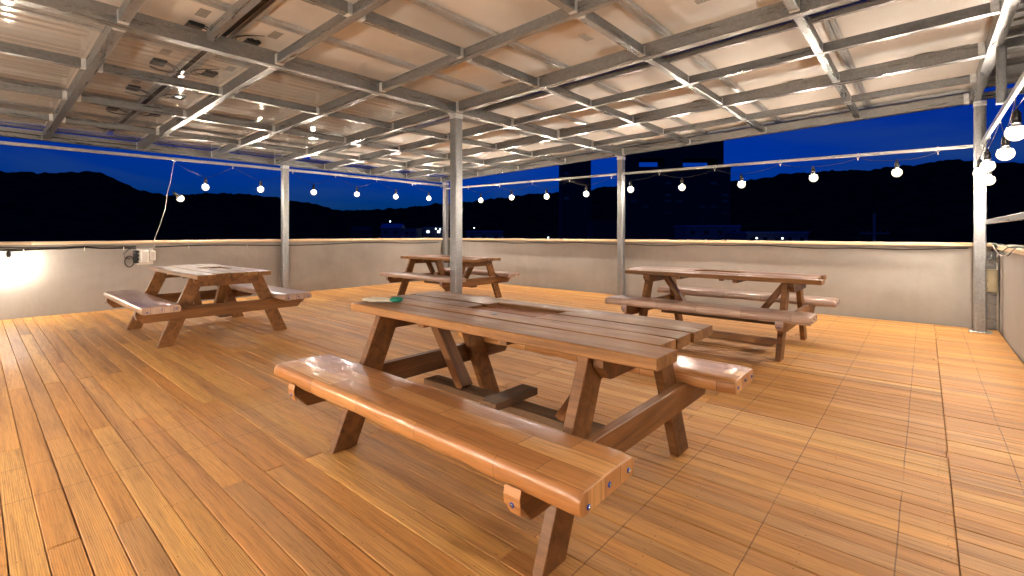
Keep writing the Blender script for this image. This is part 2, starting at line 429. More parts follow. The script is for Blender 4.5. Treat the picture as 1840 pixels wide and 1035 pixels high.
M['glass'] = plain('dark_glass', (0.02, 0.025, 0.03), 0.15, bump=0.0)
M['litwin'] = emit('lit_window', (0.75, 0.88, 1.0), 3.0)
M['litwarm'] = emit('street_lamp_glow', (0.85, 1.0, 0.9), 14.0)
M['cardboard'] = plain('brown_tag', (0.5, 0.32, 0.2), 0.6)

def label_material():
    m, nt, n, l, b = newmat('rating_label')
    tc = n.new('ShaderNodeTexCoord')
    bk = n.new('ShaderNodeTexBrick'); bk.offset = 0.31
    bk.inputs['Scale'].default_value = 1.0
    bk.inputs['Brick Width'].default_value = 0.021; bk.inputs['Row Height'].default_value = 0.0125
    bk.inputs['Mortar Size'].default_value = 0.0028
    bk.inputs['Color1'].default_value = (0.05, 0.05, 0.05, 1); bk.inputs['Color2'].default_value = (0.22, 0.21, 0.2, 1)
    bk.inputs['Mortar'].default_value = (0.42, 0.40, 0.37, 1)
    l.new(tc.outputs['Object'], bk.inputs['Vector'])
    l.new(bk.outputs['Color'], b.inputs['Base Color'])
    b.inputs['Roughness'].default_value = 0.4
    return m
M['label'] = label_material()

# ------------------------------------------------------------------ mesh helpers
def mesh_from(name, verts, faces, mats, fmat=None, smooth=False):
    me = bpy.data.meshes.new(name)
    me.from_pydata(verts, [], faces)
    for m in mats: me.materials.append(m)
    if fmat: me.polygons.foreach_set('material_index', fmat)
    if smooth: me.polygons.foreach_set('use_smooth', [True] * len(me.polygons))
    me.update()
    return me

class MB:
    def __init__(self): self.v = []; self.f = []; self.m = []
    def add(self, vs, fs, mat=0):
        k = len(self.v); self.v += [tuple(p) for p in vs]
        self.f += [tuple(i + k for i in f) for f in fs]; self.m += [mat] * len(fs)
    def box(self, lo, hi, mat=0):
        x0, y0, z0 = lo; x1, y1, z1 = hi
        self.add([(x0, y0, z0), (x1, y0, z0), (x1, y1, z0), (x0, y1, z0), (x0, y0, z1), (x1, y0, z1), (x1, y1, z1), (x0, y1, z1)],
                 [(0, 3, 2, 1), (4, 5, 6, 7), (0, 1, 5, 4), (1, 2, 6, 5), (2, 3, 7, 6), (3, 0, 4, 7)], mat)
    def cbox(self, lo, hi, c=0.003, mat=0):
        """box with chamfered edges"""
        k = len(self.v)
        cx = [(lo[i] + hi[i]) / 2 for i in range(3)]; hx = [(hi[i] - lo[i]) / 2 for i in range(3)]
        c = min(c, min(hx) * 0.6)
        idx = {}
        vs = []
        for sx in (-1, 1):
            for sy in (-1, 1):
                for sz in (-1, 1):
                    s = (sx, sy, sz)
                    for ax in range(3):
                        p = [cx[i] + s[i] * (hx[i] - (0 if i == ax else c)) for i in range(3)]
                        idx[(s, ax)] = len(vs); vs.append(p)
        fs = []
        for ax in range(3):
            a, b_ = [i for i in range(3) if i != ax]
            for sg in (-1, 1):
                q = []
                for ua, ub in ((-1, -1), (1, -1), (1, 1), (-1, 1)):
                    s = [0, 0, 0]; s[ax] = sg; s[a] = ua; s[b_] = ub
                    q.append(idx[(tuple(s), ax)])
                fs.append(tuple(q))
        for ax in range(3):          # edges running along ax
            a, b_ = [i for i in range(3) if i != ax]
            for ua in (-1, 1):
                for ub in (-1, 1):
                    s0 = [0, 0, 0]; s0[a] = ua; s0[b_] = ub; s0[ax] = -1
                    s1 = list(s0); s1[ax] = 1
                    s0 = tuple(s0); s1 = tuple(s1)
                    fs.append((idx[(s0, a)], idx[(s1, a)], idx[(s1, b_)], idx[(s0, b_)]))
        for s in {k_[0] for k_ in idx}:
            fs.append((idx[(s, 0)], idx[(s, 1)], idx[(s, 2)]))
        # orient outwards
        C = Vector(cx); out = []
        for f in fs:
            p = [Vector(vs[i]) for i in f]
            nrm = (p[1] - p[0]).cross(p[2] - p[0]); mid = sum(p, Vector()) / len(p)
            out.append(f if nrm.dot(mid - C) > 0 else tuple(reversed(f)))
        self.add(vs, out, mat)
    def prism(self, prof, x0, x1, mat=0, axis='x'):
        """profile (a,b) extruded along an axis; profile counter-clockwise"""
        n = len(prof)
        def P(t, a, b):
            return (t, a, b) if axis == 'x' else ((a, t, b) if axis == 'y' else (a, b, t))
        vs = [P(x0, a, b) for a, b in prof] + [P(x1, a, b) for a, b in prof]
        fs = [tuple(reversed(range(n))), tuple(range(n, 2 * n))] + [(i, (i + 1) % n, (i + 1) % n + n, i + n) for i in range(n)]
        if axis == 'y': fs = [tuple(reversed(f)) for f in fs]
        self.add(vs, fs, mat)
    def lathe(self, prof, seg=12, mat=0, c=(0, 0, 0)):
        k = []
        vs = []
        for r, z in prof:
            if r < 1e-6: k.append([len(vs)]); vs.append((c[0], c[1], c[2] + z))
            else:
                k.append(list(range(len(vs), len(vs) + seg)))
                vs += [(c[0] + r * math.cos(2 * math.pi * i / seg), c[1] + r * math.sin(2 * math.pi * i / seg), c[2] + z) for i in range(seg)]
        fs = []
        for A, B in zip(k, k[1:]):
            for i in range(seg):
                j = (i + 1) % seg
                if len(A) == 1 and len(B) > 1: fs.append((A[0], B[j], B[i]))
                elif len(B) == 1 and len(A) > 1: fs.append((A[i], A[j], B[0]))
                elif len(A) > 1: fs.append((A[i], A[j], B[j], B[i]))
        self.add(vs, fs, mat)
    def tube(self, pts, r, seg=6, mat=0):
        pts = [Vector(p) for p in pts]
        rings = []
        vs = []
        for i, p in enumerate(pts):
            t = (pts[min(i + 1, len(pts) - 1)] - pts[max(i - 1, 0)]).normalized()
            a = t.cross(Vector((0, 0, 1)))
            if a.length < 0.05: a = t.cross(Vector((1, 0, 0)))
            a.normalize(); b = t.cross(a).normalized()
            rr = r[i] if isinstance(r, (list, tuple)) else r
            rings.append(range(len(vs), len(vs) + seg))
            vs += [p + (a * math.cos(2 * math.pi * j / seg) + b * math.sin(2 * math.pi * j / seg)) * rr for j in range(seg)]
        fs = []
        for A, B in zip(rings, rings[1:]):
            for j in range(seg):
                fs.append((A[j], B[j], B[(j + 1) % seg], A[(j + 1) % seg]))
        fs.append(tuple(rings[0])); fs.append(tuple(reversed(rings[-1])))
        self.add(vs, fs, mat)
    def mesh(self, name, mats, smooth=False):
        return mesh_from(name, self.v, self.f, mats if isinstance(mats, list) else [mats], self.m, smooth)

WPOS = {}
def link(name, data, pos=(0, 0, 0), rot=None, parent=None):
    o = bpy.data.objects.new(name, data)
    COL.objects.link(o)
    if parent is not None:
        o.parent = parent
        o.location = Vector(pos) - WPOS[parent.name]
    else:
        o.location = pos
    if rot is not None:
        o.rotation_euler = rot
    WPOS[o.name] = Vector(pos)
    return o

def thing(name, label, cat, pos, group=None, data=None):
    o = link(name, data, pos)
    o['label'] = label; o['category'] = cat
    if group: o['group'] = group
    return o

_cache = {}
def cbox_mesh(name, sx, sy, sz, mat, c=0.003):
    key = (name, round(sx, 4), round(sy, 4), round(sz, 4), mat.name, c)
    if key not in _cache:
        b = MB(); b.cbox((-sx / 2, -sy / 2, -sz / 2), (sx / 2, sy / 2, sz / 2), c)
        _cache[key] = b.mesh(name, mat)
    return _cache[key]

def bar(name, p, q, w, t, mat, parent, c=0.003, roll_up=Vector((0, 0, 1))):
    """straight bar from p to q; w across (horizontal), t up; local X along it"""
    p = Vector(p); q = Vector(q); d = q - p; L = d.length
    x = d.normalized(); y = roll_up.cross(x)
    if y.length < 1e-4: y = Vector((0, 1, 0))
    y.normalize(); z = x.cross(y)
    me = cbox_mesh(name, L, w, t, mat, c)
    rot = Matrix((x, y, z)).transposed().to_euler()
    return link(name, me, (p + q) / 2, rot, parent)

# ================================================================== SETTING
X_L, X_R, Y_B, Y_F = -9.30, 0.67, 8.08, -1.90
# deck: sub floor, boards as children
b = MB(); b.box((X_L - 0.25, Y_F - 0.25, -0.40), (X_R + 0.25, Y_B + 0.25, -0.034))
deck = link('deck_floor', b.mesh('deck_floor', M['slab'])); deck['kind'] = 'structure'
PITCH, BW, BT = 0.0945, 0.0912, 0.028
bb = MB(); bb.cbox((-0.5, -BW / 2, -BT), (0.5, BW / 2, 0), 0.0022)
bm_board = bb.mesh('deck_board', M['deck'])
boards = []
row = 0
y = Y_F + 0.05
while y < Y_B - 0.03:
    if row % 2 == 0: ends = [-7.70, -5.055, -2.398]
    else: ends = [-8.98, -6.33, -3.675, -1.12]
    if R.random() < 0.12: ends.append(R.uniform(-9, -0.6))
    ends = [e + R.uniform(-0.012, 0.012) for e in ends] + [0.09 + (0.0 if R.random() < 0.93 else R.uniform(-0.030, 0.020))]
    ends = sorted(ends)
    xs = [X_L + 0.01] + ends + [X_R - 0.012]
    for x0, x1 in zip(xs, xs[1:]):
        if x1 - x0 < 0.06: continue
        boards.append(((x0 + x1) / 2, y + R.uniform(-0.0009, 0.0009), x1 - x0 - 0.003, R.uniform(-0.0022, 0.0012)))
    y += PITCH; row += 1
def in_view(bd):
    cx, cy, L, _ = bd
    best = 0
    for t in (-0.45, -0.2, 0.1, 0.4):
        px = cx + t * L
        d = FW.x * px + FW.y * cy
        if d < 0.3: continue
        a = (RT.x * px + RT.y * cy) / d * F_PX + IMG_W / 2
        v = HOR_Y + CAM_H / d * F_PX
        if -40 < a < IMG_W + 40 and v < IMG_H + 40: best = max(best, L / (d * d))
    return best
boards.sort(key=in_view, reverse=True)
for cx, cy, L, dz in boards[:300]:
    o = link('deck_board', bm_board, (cx, cy, dz), (0, 0, R.uniform(-0.0006, 0.0006)), deck)
    o.scale = (L, 1, 1)
rest = MB()
for cx, cy, L, dz in boards[300:]:
    rest.cbox((cx - L / 2, cy - BW / 2, dz - BT), (cx + L / 2, cy + BW / 2, dz), 0.0022)
o = link('far_deck_boards', rest.mesh('far_deck_boards', M['deck']), (0, 0, 0), None, deck)
o['kind'] = 'stuff'

# the building that carries the roof terrace, and the ground far below
GZ = -11.0
b = MB(); b.box((X_L - 0.24, Y_F - 0.24, GZ), (X_R + 0.24, Y_B + 0.24, -0.402))
o = link('terrace_block', b.mesh('terrace_block', M['bld2'])); o['kind'] = 'structure'
b = MB(); b.add([(-4000, -4000, GZ), (4000, -4000, GZ), (4000, 4000, GZ), (-4000, 4000, GZ)], [(0, 1, 2, 3)])
o = link('ground', b.mesh('ground', M['ground'])); o['kind'] = 'structure'

# hills: ridge heights follow the skyline
SKY = [(-700, 330), (-300, 316), (0, 317), (40, 316), (90, 320), (170, 321), (205, 330), (250, 346), (300, 355), (360, 358), (430, 352), (500, 362), (560, 374), (620, 382), (680, 380),
       (740, 376), (810, 369), (900, 361), (1000, 352), (1100, 344), (1200, 338), (1300, 333), (1380, 331), (1440, 322), (1500, 317), (1560, 312), (1620, 306), (1700, 302), (1780, 300), (1900, 306), (2300, 330)]
def sky_v(u):
    if u <= SKY[0][0]: return SKY[0][1]
    for (a, va), (c, vc) in zip(SKY, SKY[1:]):
        if a <= u <= c: return va + (vc - va) * (u - a) / (c - a)
    return SKY[-1][1]
NA, NR = 1500, 22
hv, hf = [], []
RID = 900.0
for i in range(NA):
    az = 2 * math.pi * i / NA            # angle from the camera's forward direction, to the right
    aa = az if az <= math.pi else az - 2 * math.pi
    if abs(aa) < math.radians(62):
        u = IMG_W / 2 + F_PX * math.tan(aa)
        hgt = (HOR_Y - sky_v(u)) / F_PX * RID * math.cos(aa)
    else:
        hgt = 55 + 18 * math.sin(aa * 5)
    dx, dy = (FW * math.cos(aa) + RT * math.sin(aa))
    for j in range(NR):
        t = j / (NR - 1)
        r = 320 + 1000 * t
        s = max(0.0, 1 - ((r - RID) / 580.0) ** 2) if r < RID else 1 - 0.45 * ((r - RID) / 420.0) ** 2
        z = GZ + (hgt + CAM_H - GZ) * (s ** 1.4)
        p = Vector((dx * r, dy * r, 0))
        rough = (noise.noise(p * 0.016) * 7 + noise.noise(p * 0.07) * 3.2 + noise.noise(p * 0.19) * 2.2) * min(1, s * 1.5)
        hv.append((p.x, p.y, z + (rough if j != 0 else -3)))
for i in range(NA):
    k = (i + 1) % NA
    for j in range(NR - 1):
        hf.append((i * NR + j, i * NR + j + 1, k * NR + j + 1, k * NR + j))
o = link('hills', mesh_from('hills', hv, hf, [M['forest']])); o['kind'] = 'structure'

# ================================================================== PARAPET WALLS
def parapet(label, lo, hi, cap_lo, cap_hi, axis, joints):
    c = ((lo[0] + hi[0]) / 2, (lo[1] + hi[1]) / 2, 0)
    t = thing('parapet_wall', label, 'wall', c)
    b = MB(); b.box([lo[i] - c[i] for i in range(3)], [hi[i] - c[i] for i in range(3)])
    link('rendered_wall', b.mesh('rendered_wall', M['wall']), c, None, t)
    # timber cap boards, butted end to end
    k = 0 if axis == 'x' else 1
    pts = [cap_lo[k]] + joints + [cap_hi[k]]
    for a, e in zip(pts, pts[1:]):
        L = e - a - 0.003
        w = cap_hi[1 - k] - cap_lo[1 - k]
        mid = [0, 0, (cap_lo[2] + cap_hi[2]) / 2 + R.uniform(-0.0015, 0.0015)]
        mid[k] = (a + e) / 2; mid[1 - k] = (cap_lo[1 - k] + cap_hi[1 - k]) / 2
        me = cbox_mesh('cap_board', L, w, cap_hi[2] - cap_lo[2], M['cap'], 0.004)
        link('cap_board', me, mid, (0, 0, 0 if k == 0 else math.pi / 2), t)
    return t
WT = 0.996
CAPT = 1.040
left_wall = parapet('grey rendered parapet wall on the left, with the white switch box fixed to it', (X_L - 0.2, Y_F, -0.03), (X_L, Y_B + 0.2, WT),
        (X_L - 0.24, Y_F - 0.2, WT + 0.002), (X_L + 0.06, Y_B + 0.24, CAPT), 'y', [-1.1, 0.55, 4.2])
back_wall = parapet('long rendered parapet wall across the back behind the four-plank-wide right table', (X_L + 0.002, Y_B, -0.03), (X_R + 0.2, Y_B + 0.2, WT),
        (X_L + 0.065, Y_B - 0.08, WT + 0.002), (X_R - 0.055, Y_B + 0.24, CAPT), 'x', [-5.6, -1.9])
right_wall = parapet('short stretch of rendered parapet wall at the right edge with wires on its cap', (X_R, Y_F, -0.03), (X_R + 0.2, Y_B - 0.002, WT - 0.03),
        (X_R - 0.05, Y_F - 0.2, WT - 0.028), (X_R + 0.24, Y_B + 0.24, CAPT - 0.03), 'y', [1.4, 4.6])
back_wall['label'] = 'long rendered parapet wall across the back, behind the right-hand picnic table'
front_wall = parapet('parapet wall behind the viewer', (X_L + 0.002, Y_F - 0.2, -0.03), (X_R - 0.002, Y_F, WT),
        (X_L + 0.05, Y_F - 0.24, WT + 0.002), (X_R - 0.055, Y_F + 0.05, CAPT), 'x', [-5.0])

# ================================================================== CANOPY
SL = 0.02585
def rz(x): return 2.687 + SL * x
can = thing('solar_canopy', 'galvanised steel canopy over the terrace, roofed with solar panels seen from below', 'canopy', (-4.22, 3.82, 0))
XS = [-9.25, -7.88, -6.65, -5.42, -4.20, -2.94, -1.81, -0.68, 0.44]
YS = [-1.75, -0.36, 0.69, 1.73, 2.75, 3.80, 4.77, 5.83, 6.78, 7.84]
MAINX = (-9.25, -4.20, 0.44); MAINY = (-1.75, 3.80, 5.83, 7.84)
ROLL = Vector((0, 0, 1))
def ybeam(name, x, y0, y1, w, hgt, dz, mat=None):
    z = rz(x) + dz + hgt / 2
    return bar(name, (x, y0, z), (x, y1, z), w, hgt, mat or M['galv'], can)
def xbeam(name, y, x0, x1, w, hgt, dz, mat=None):
    return bar(name, (x0, y, rz(x0) + dz + hgt / 2), (x1, y, rz(x1) + dz + hgt / 2), w, hgt, mat or M['galv'], can)
MW, MH, PW, PH = 0.085, 0.125, 0.060, 0.078
for x in MAINX:                                  # main beams run along the depth
    ybeam('main_beam', x, Y_F + 0.15, 7.88, MW, MH, 0.0)
for y in YS:
    xs = [x for x in MAINX]
    for a, e in zip(xs, xs[1:]):
        big = y in MAINY
        left = a < -5
        if big: xbeam('cross_beam', y, a + MW / 2 + 0.001, e - MW / 2 - 0.001, MW, MH - 0.006, 0.003)
        elif left: xbeam('cross_beam', y, a + MW / 2 + 0.001, e - MW / 2 - 0.001, 0.07, 0.11, 0.006)
        else: xbeam('purlin', y, a + MW / 2 + 0.001, e - MW / 2 - 0.001, PW, PH, 0.012)
xbeam('purlin', 1.22, -4.20 + MW / 2 + 0.001, 0.44 - MW / 2 - 0.001, 0.055, 0.075, 0.062)
xbeam('panel_rail', 4.28, -4.20 + MW / 2 + 0.001, 0.44 - MW / 2 - 0.001, 0.04, 0.04, 0.105)
for x in XS:
    if x in MAINX: continue
    for a, e in zip(YS, YS[1:]):
        wa = (MW if a in MAINY else 0.07 if x < -4.2 else PW) / 2
        we = (MW if e in MAINY else 0.07 if x < -4.2 else PW) / 2
        ybeam('purlin', x, a + wa + 0.001, e - we - 0.001, PW, PH, 0.016)
# bright weld paint where members meet
for x in XS:
    for y in YS:
        if y < -0.5: continue
        big = y in MAINY
        wy = MW if big else (0.07 if x < -4.2 or x == -4.2 else PW)
        if x in MAINX:
            for sgn in ((-1, 1) if x == -4.20 else ((1,) if x < -5 else (-1,))):
                hh = MH - 0.004 if big else (0.112 if (x < -5 or (x == -4.2 and sgn < 0)) else PH + 0.004)
                ww = (MW if big else (0.07 if (x < -5 or (x == -4.2 and sgn < 0)) else PW)) + 0.004
                me = cbox_mesh('weld_collar', 0.05, ww, hh + 0.002, M['weld'], 0.004)
                xx = x + sgn * (MW / 2 + 0.026)
                dz = 0.002 if big else (0.005 if (x < -5 or (x == -4.2 and sgn < 0)) else 0.011)
                link('weld_collar', me, (xx, y, rz(xx) + dz + hh / 2), (0, -math.atan(SL), 0), can)
        else:
            for sgn in (-1, 1):
                if y == YS[-1] and sgn > 0: continue
                me = cbox_mesh('weld_collar', PW + 0.004, 0.038, PH + 0.004, M['weld'], 0.004)
                link('weld_collar', me, (x, y + sgn * (wy / 2 + 0.020), rz(x) + 0.014 + (PH + 0.004) / 2), None, can)
# posts: square galvanised tubes
def post(x, y, w=0.112, ztop=None, base=True):
    zt = ztop if ztop else rz(x) - 0.001
    bar('post', (x, y, 0.001), (x, y, zt), w, w, M['galv_post'], can, 0.010)
    if base:
        link('base_plate', cbox_mesh('base_plate', 0.20, 0.20, 0.010, M['galv']), (x, y, 0.006), None, can)
    link('weld_collar', cbox_mesh('weld_collar', w + 0.006, w + 0.006, 0.06, M['weld'], 0.004), (x, y, zt - 0.031), None, can)
post(-4.22, 3.82)
post(-4.24, 7.93, 0.11, base=False)
post(-9.20, 3.95, 0.11, base=False)
post(-9.18, 7.95, 0.11, base=False)
post(0.485, 7.78, 0.105)
post(0.485, -1.75, 0.105)
post(-4.22, -1.75, 0.11)
post(-9.20, -1.72, 0.11)
# hanger and side rails on the right, light rails on the left and at the back
bar('hanger', (0.475, 5.60, 2.225), (0.475, 5.60, 2.69), 0.06, 0.06, M['galv'], can)
bar('hanger', (0.475, 1.60, 2.225), (0.475, 1.60, 2.69), 0.06, 0.06, M['galv'], can)
bar('light_rail', (0.50, 7.72, 2.20), (0.50, Y_F + 0.3, 2.18), 0.028, 0.050, M['rail'], can)
bar('side_rail', (0.545, 7.72, 1.285), (0.545, Y_F + 0.3, 1.265), 0.04, 0.05, M['rail'], can)
bar('light_rail', (-9.20, 3.89, 2.372), (-9.20, Y_F + 0.3, 2.345), 0.032, 0.045, M['rail'], can)
bar('light_rail', (-9.20, 4.01, 2.373), (-9.18, 7.89, 2.365), 0.032, 0.045, M['rail'], can)
bar('light_rail', (-9.12, 7.90, 2.285), (-4.30, 7.86, 2.250), 0.032, 0.038, M['rail'], can)
bar('light_rail', (-4.18, 7.86, 2.250), (0.43, 7.80, 2.185), 0.032, 0.038, M['rail'], can)

# solar panels: backsheet with aluminium frame, junction box, rating label, cable loop
PCOLS = [-9.12 + 1.068 * i for i in range(10)]
PROWS = [(-1.86, -0.29), (-0.26, 1.31), (1.385, 2.935), (2.965, 4.20), (4.33, 6.30), (6.33, 7.93)]
PROWS = [(-1.85, -0.28), (-0.25, 1.32), (1.40, 2.94), (2.97, 4.19), (4.40, 6.27), (6.30, 7.95)]
tilt = (0, -math.atan(SL), 0)
def frame_mesh(w, d):
    key = ('pf', round(w, 3), round(d, 3))
    if key not in _cache:
        b = MB(); f = 0.033; t = 0.036
        b.cbox((-w / 2, -d / 2, -t), (w / 2, -d / 2 + f, -0.001), 0.002)
        b.cbox((-w / 2, d / 2 - f, -t), (w / 2, d / 2, -0.001), 0.002)
        b.cbox((-w / 2, -d / 2 + f + 0.001, -t), (-w / 2 + f, d / 2 - f - 0.001, -0.001), 0.002)
        b.cbox((w / 2 - f, -d / 2 + f + 0.001, -t), (w / 2, d / 2 - f - 0.001, -0.001), 0.002)
        _cache[key] = b.mesh('panel_frame', M['frame'])
    return _cache[key]
b = MB()
b.cbox((-0.075, -0.055, -0.024), (0.075, 0.055, 0.0), 0.006)
b.cbox((-0.095, -0.035, -0.016), (-0.074, -0.012, -0.004), 0.003)
b.cbox((-0.095, 0.012, -0.016), (-0.074, 0.035, -0.004), 0.003)
b.cbox((-0.06, -0.04, -0.029), (0.06, 0.04, -0.0235), 0.003)
jb_mesh = b.mesh('junction_box', M['black'])
lab_mesh = cbox_mesh('rating_label', 0.15, 0.075, 0.001, M['label'], 0.0002)
b = MB()
b.tube([(0.0, 0.04, -0.012), (-0.05, 0.07, -0.03), (-0.11, 0.06, -0.045), (-0.155, 0.0, -0.05), (-0.15, -0.09, -0.05), (-0.10, -0.155, -0.045), (-0.03, -0.185, -0.035), (0.03, -0.19, -0.02)], 0.0042, 5)
b.tube([(0.0, 0.01, -0.012), (-0.05, 0.03, -0.03), (-0.10, 0.02, -0.04), (-0.13, -0.03, -0.045), (-0.13, -0.09, -0.045), (-0.09, -0.14, -0.04), (-0.03, -0.17, -0.03), (0.04, -0.18, -0.015)], 0.0042, 5)
loop_mesh = b.mesh('cable_loop', M['cable'], True)
PDZ = 0.205
for x0, x1 in zip(PCOLS, PCOLS[1:]):
    for ri, (y0, y1) in enumerate(PROWS):
        w, d = x1 - x0 - 0.005, y1 - y0
        cx, cy = (x0 + x1) / 2, (y0 + y1) / 2
        cz = rz(cx) + PDZ + R.uniform(-0.003, 0.003)
        p = link('solar_panel', cbox_mesh('solar_panel', w, d, 0.010, M['back'], 0.002), (cx, cy, cz + 0.005), tilt, can)
        WP = WPOS[p.name]
        def sub(name, me, lx, ly, lz=0.0, rot=0.0):
            o = bpy.data.objects.new(name, me); COL.objects.link(o); o.parent = p
            o.location = (lx, ly, lz - 0.005); o.rotation_euler = (0, 0, rot)
        sub('panel_frame', frame_mesh(w, d), 0, 0)
        end = 1 if ri in (1, 4) else -1
        if ri in (1, 2, 4, 5):
            jy = end * (d / 2 - 0.17)
            sub('junction_box', jb_mesh, 0.02 + R.uniform(-0.03, 0.03), jy, -0.001, 0.0 if ri != 2 else math.pi)
            sub('rating_label', lab_mesh, 0.30 + R.uniform(-0.03, 0.03), jy + R.uniform(-0.02, 0.02) + (0.1 if ri == 2 else 0), -0.0012)
            if cx < -4.2 and ri in (1, 2):
                sub('cable_loop', loop_mesh, 0.05, jy - 0.02 if ri == 2 else jy, -0.002, math.pi / 2 * (1 if ri == 2 else -1))
        elif R.random() < 0.6:
            sub('rating_label', lab_mesh, R.uniform(-0.2, 0.3), R.uniform(-0.3, 0.3), -0.0012, R.choice((0, math.pi / 2)))
for y0_, y1_ in ((-0.30, -0.23), (1.30, 1.42), (2.92, 2.99), (4.17, 4.42), (6.25, 6.32)):
    xbeam('gap_dark_strip', (y0_ + y1_) / 2, -9.12, 0.50, y1_ - y0_, 0.003, 0.222, M['slab'])  # added dark strips, coloured so the gaps between panels stay dark
# clear ribbed sheets under the panels on the left half
for a, e in zip([-1.72, 0.69, 1.73, 2.75], [0.69, 1.73, 2.75, 3.80]):
    d = e - a - 0.09
    x0, x1 = -9.15, -4.27
    n = 160
    vs, fs = [], []
    for i in range(n + 1):
        xx = x0 + (x1 - x0) * i / n
        zz = rz(xx) + 0.132 + 0.0007 * math.sin(2 * math.pi * xx / 0.122)
        for yy, dz in ((a + 0.045, 0), (e - 0.045, 0), (e - 0.045, 0.0015), (a + 0.045, 0.0015)):
            vs.append((xx + 6.7, yy - (a + e) / 2, zz + dz))
    for i in range(n):
        k = i * 4
        for j in range(4):
            fs.append((k + j, k + (j + 1) % 4, k + 4 + (j + 1) % 4, k + 4 + j))
    fs.append((3, 2, 1, 0)); fs.append((n * 4, n * 4 + 1, n * 4 + 2, n * 4 + 3))
    fs = [tuple(reversed(f)) for f in fs]
    link('clear_sheet', mesh_from('clear_sheet', vs, fs, [M['clear']]), (-6.7, (a + e) / 2, 0), None, can)
# eaves gutter strip along the left edge, closing the gap above the edge beam
ybeam('eaves_strip', -9.22, Y_F + 0.15, 7.90, 0.16, 0.012, 0.150, M['dark_sheet'])
xbeam('eaves_strip', 7.97, -9.12, 0.44, 0.11, 0.010, 0.152, M['dark_sheet'])
# grey ribbed sheets of the side bay beyond the right edge beam
prof = []
x_side0, x_side1 = 0.50, 2.6
for y0, y1 in ((-1.75, 0.66), (0.72, 3.76), (3.84, 7.80)):
    vs, fs = [], []
    n = int((y1 - y0) / 0.025)
    for i in range(n + 1):
        yy = y0 + (y1 - y0) * i / n
        s = (i % 8)
        dz = 0.022 if s in (0, 1) else 0.0
        for xx in (x_side0, x_side1):
            vs.append((xx - 1.5, yy - (y0 + y1) / 2, rz(xx) + 0.15 + dz))
            vs.append((xx - 1.5, yy - (y0 + y1) / 2, rz(xx) + 0.152 + dz))
    for i in range(n):
        k = i * 4
        fs += [(k, k + 4, k + 6, k + 2), (k + 1, k + 3, k + 7, k + 5)]
    link('ribbed_sheet', mesh_from('ribbed_sheet', vs, fs, [M['dark_sheet']]), (1.5, (y0 + y1) / 2, 0), None, can)
for y in (0.69, 3.80, 4.77, 5.83, 6.78, 7.84):
    xbeam('purlin', y, 0.44 + MW / 2 + 0.001, 2.6, PW, PH, 0.030)
ybeam('main_beam', 2.62, Y_F + 0.15, 7.88, MW, MH, 0.0)
post(2.62, 7.93, 0.11, base=False, ztop=rz(2.62) - 0.001)
# the supply cable clipped along the eaves
b = MB()
pts = []
for i in range(25):
    yy = -1.6 + i * (1.75 + 1.6) / 24
    pts.append((-9.14, yy, rz(-9.14) + 0.045 + 0.006 * math.sin(yy * 5)))
pts += [(-9.10, 1.80, rz(-9.1) + 0.06), (-8.9, 1.82, rz(-8.9) + 0.10)]
c0 = Vector((-9.14, 0, 0))
b.tube(pts, 0.006, 6)
link('supply_cable', b.mesh('supply_cable', M['cable'], True), (0, 0, 0), None, can)

# ================================================================== STRING LIGHTS
b = MB()
b.lathe([(0.0, 0.075), (0.010, 0.075), (0.013, 0.060), (0.022, 0.052), (0.025, 0.020), (0.026, -0.020), (0.0, -0.020)], 10)
b.tube([(0.0, 0, 0.074), (0.006, 0, 0.085), (0, 0, 0.094), (-0.006, 0, 0.085), (0.0, 0, 0.074)], 0.003, 5)
socket_mesh = b.mesh('lamp_socket', M['black'], True)
b = MB()
rb, rc = 0.056, 0.028
def ball(r, k0, k1, n): return [(r * math.sin(t), -0.082 - r * math.cos(t)) for t in [math.pi * k / n for k in range(k0, k1)]]
b.lathe([(0.0, -0.082 - rc)] + ball(rc, 1, 6, 6) + [(0.0, -0.082 + rc)], 10, 0)
b.lathe([(0.0, -0.082 - rb)] + ball(rb, 1, 8, 10), 14, 2)
b.lathe([(rb * math.sin(math.pi * 0.7) + 0.001, -0.082 - rb * math.cos(math.pi * 0.7)), (0.036, -0.040), (0.024, -0.029), (0.021, -0.021)], 14, 1)     # added opaque collar, shaped to keep bulb light off the ceiling above
bulb_mesh = b.mesh('light_bulb', [M['bulb'], M['whitebox'], M['globe']], True)
tie_mesh_b = MB()
tie_mesh_b.tube([(0.024 * math.cos(t), 0, 0.030 * math.sin(t)) for t in [2 * math.pi * k / 10 for k in range(11)]], 0.0028, 4)
tie_mesh_b.box((-0.004, -0.003, -0.062), (0.004, 0.003, -0.030))
tie_mesh = tie_mesh_b.mesh('cable_tie', M['whitebox'])

def bulb_at(t, p, tiltv=0.0, rz_=0.0):
    """p = centre of the glass"""
    sk = link('lamp_socket', socket_mesh, (p[0], p[1], p[2] + 0.078), (tiltv, 0, rz_), t)
    o = bpy.data.objects.new('light_bulb', bulb_mesh); COL.objects.link(o); o.parent = sk
    return sk

def sag(a, c, n=8, drop=0.02):
    a = Vector(a); c = Vector(c)
    return [a.lerp(c, i / n) - Vector((0, 0, drop * 4 * (i / n) * (1 - i / n))) for i in range(n + 1)]

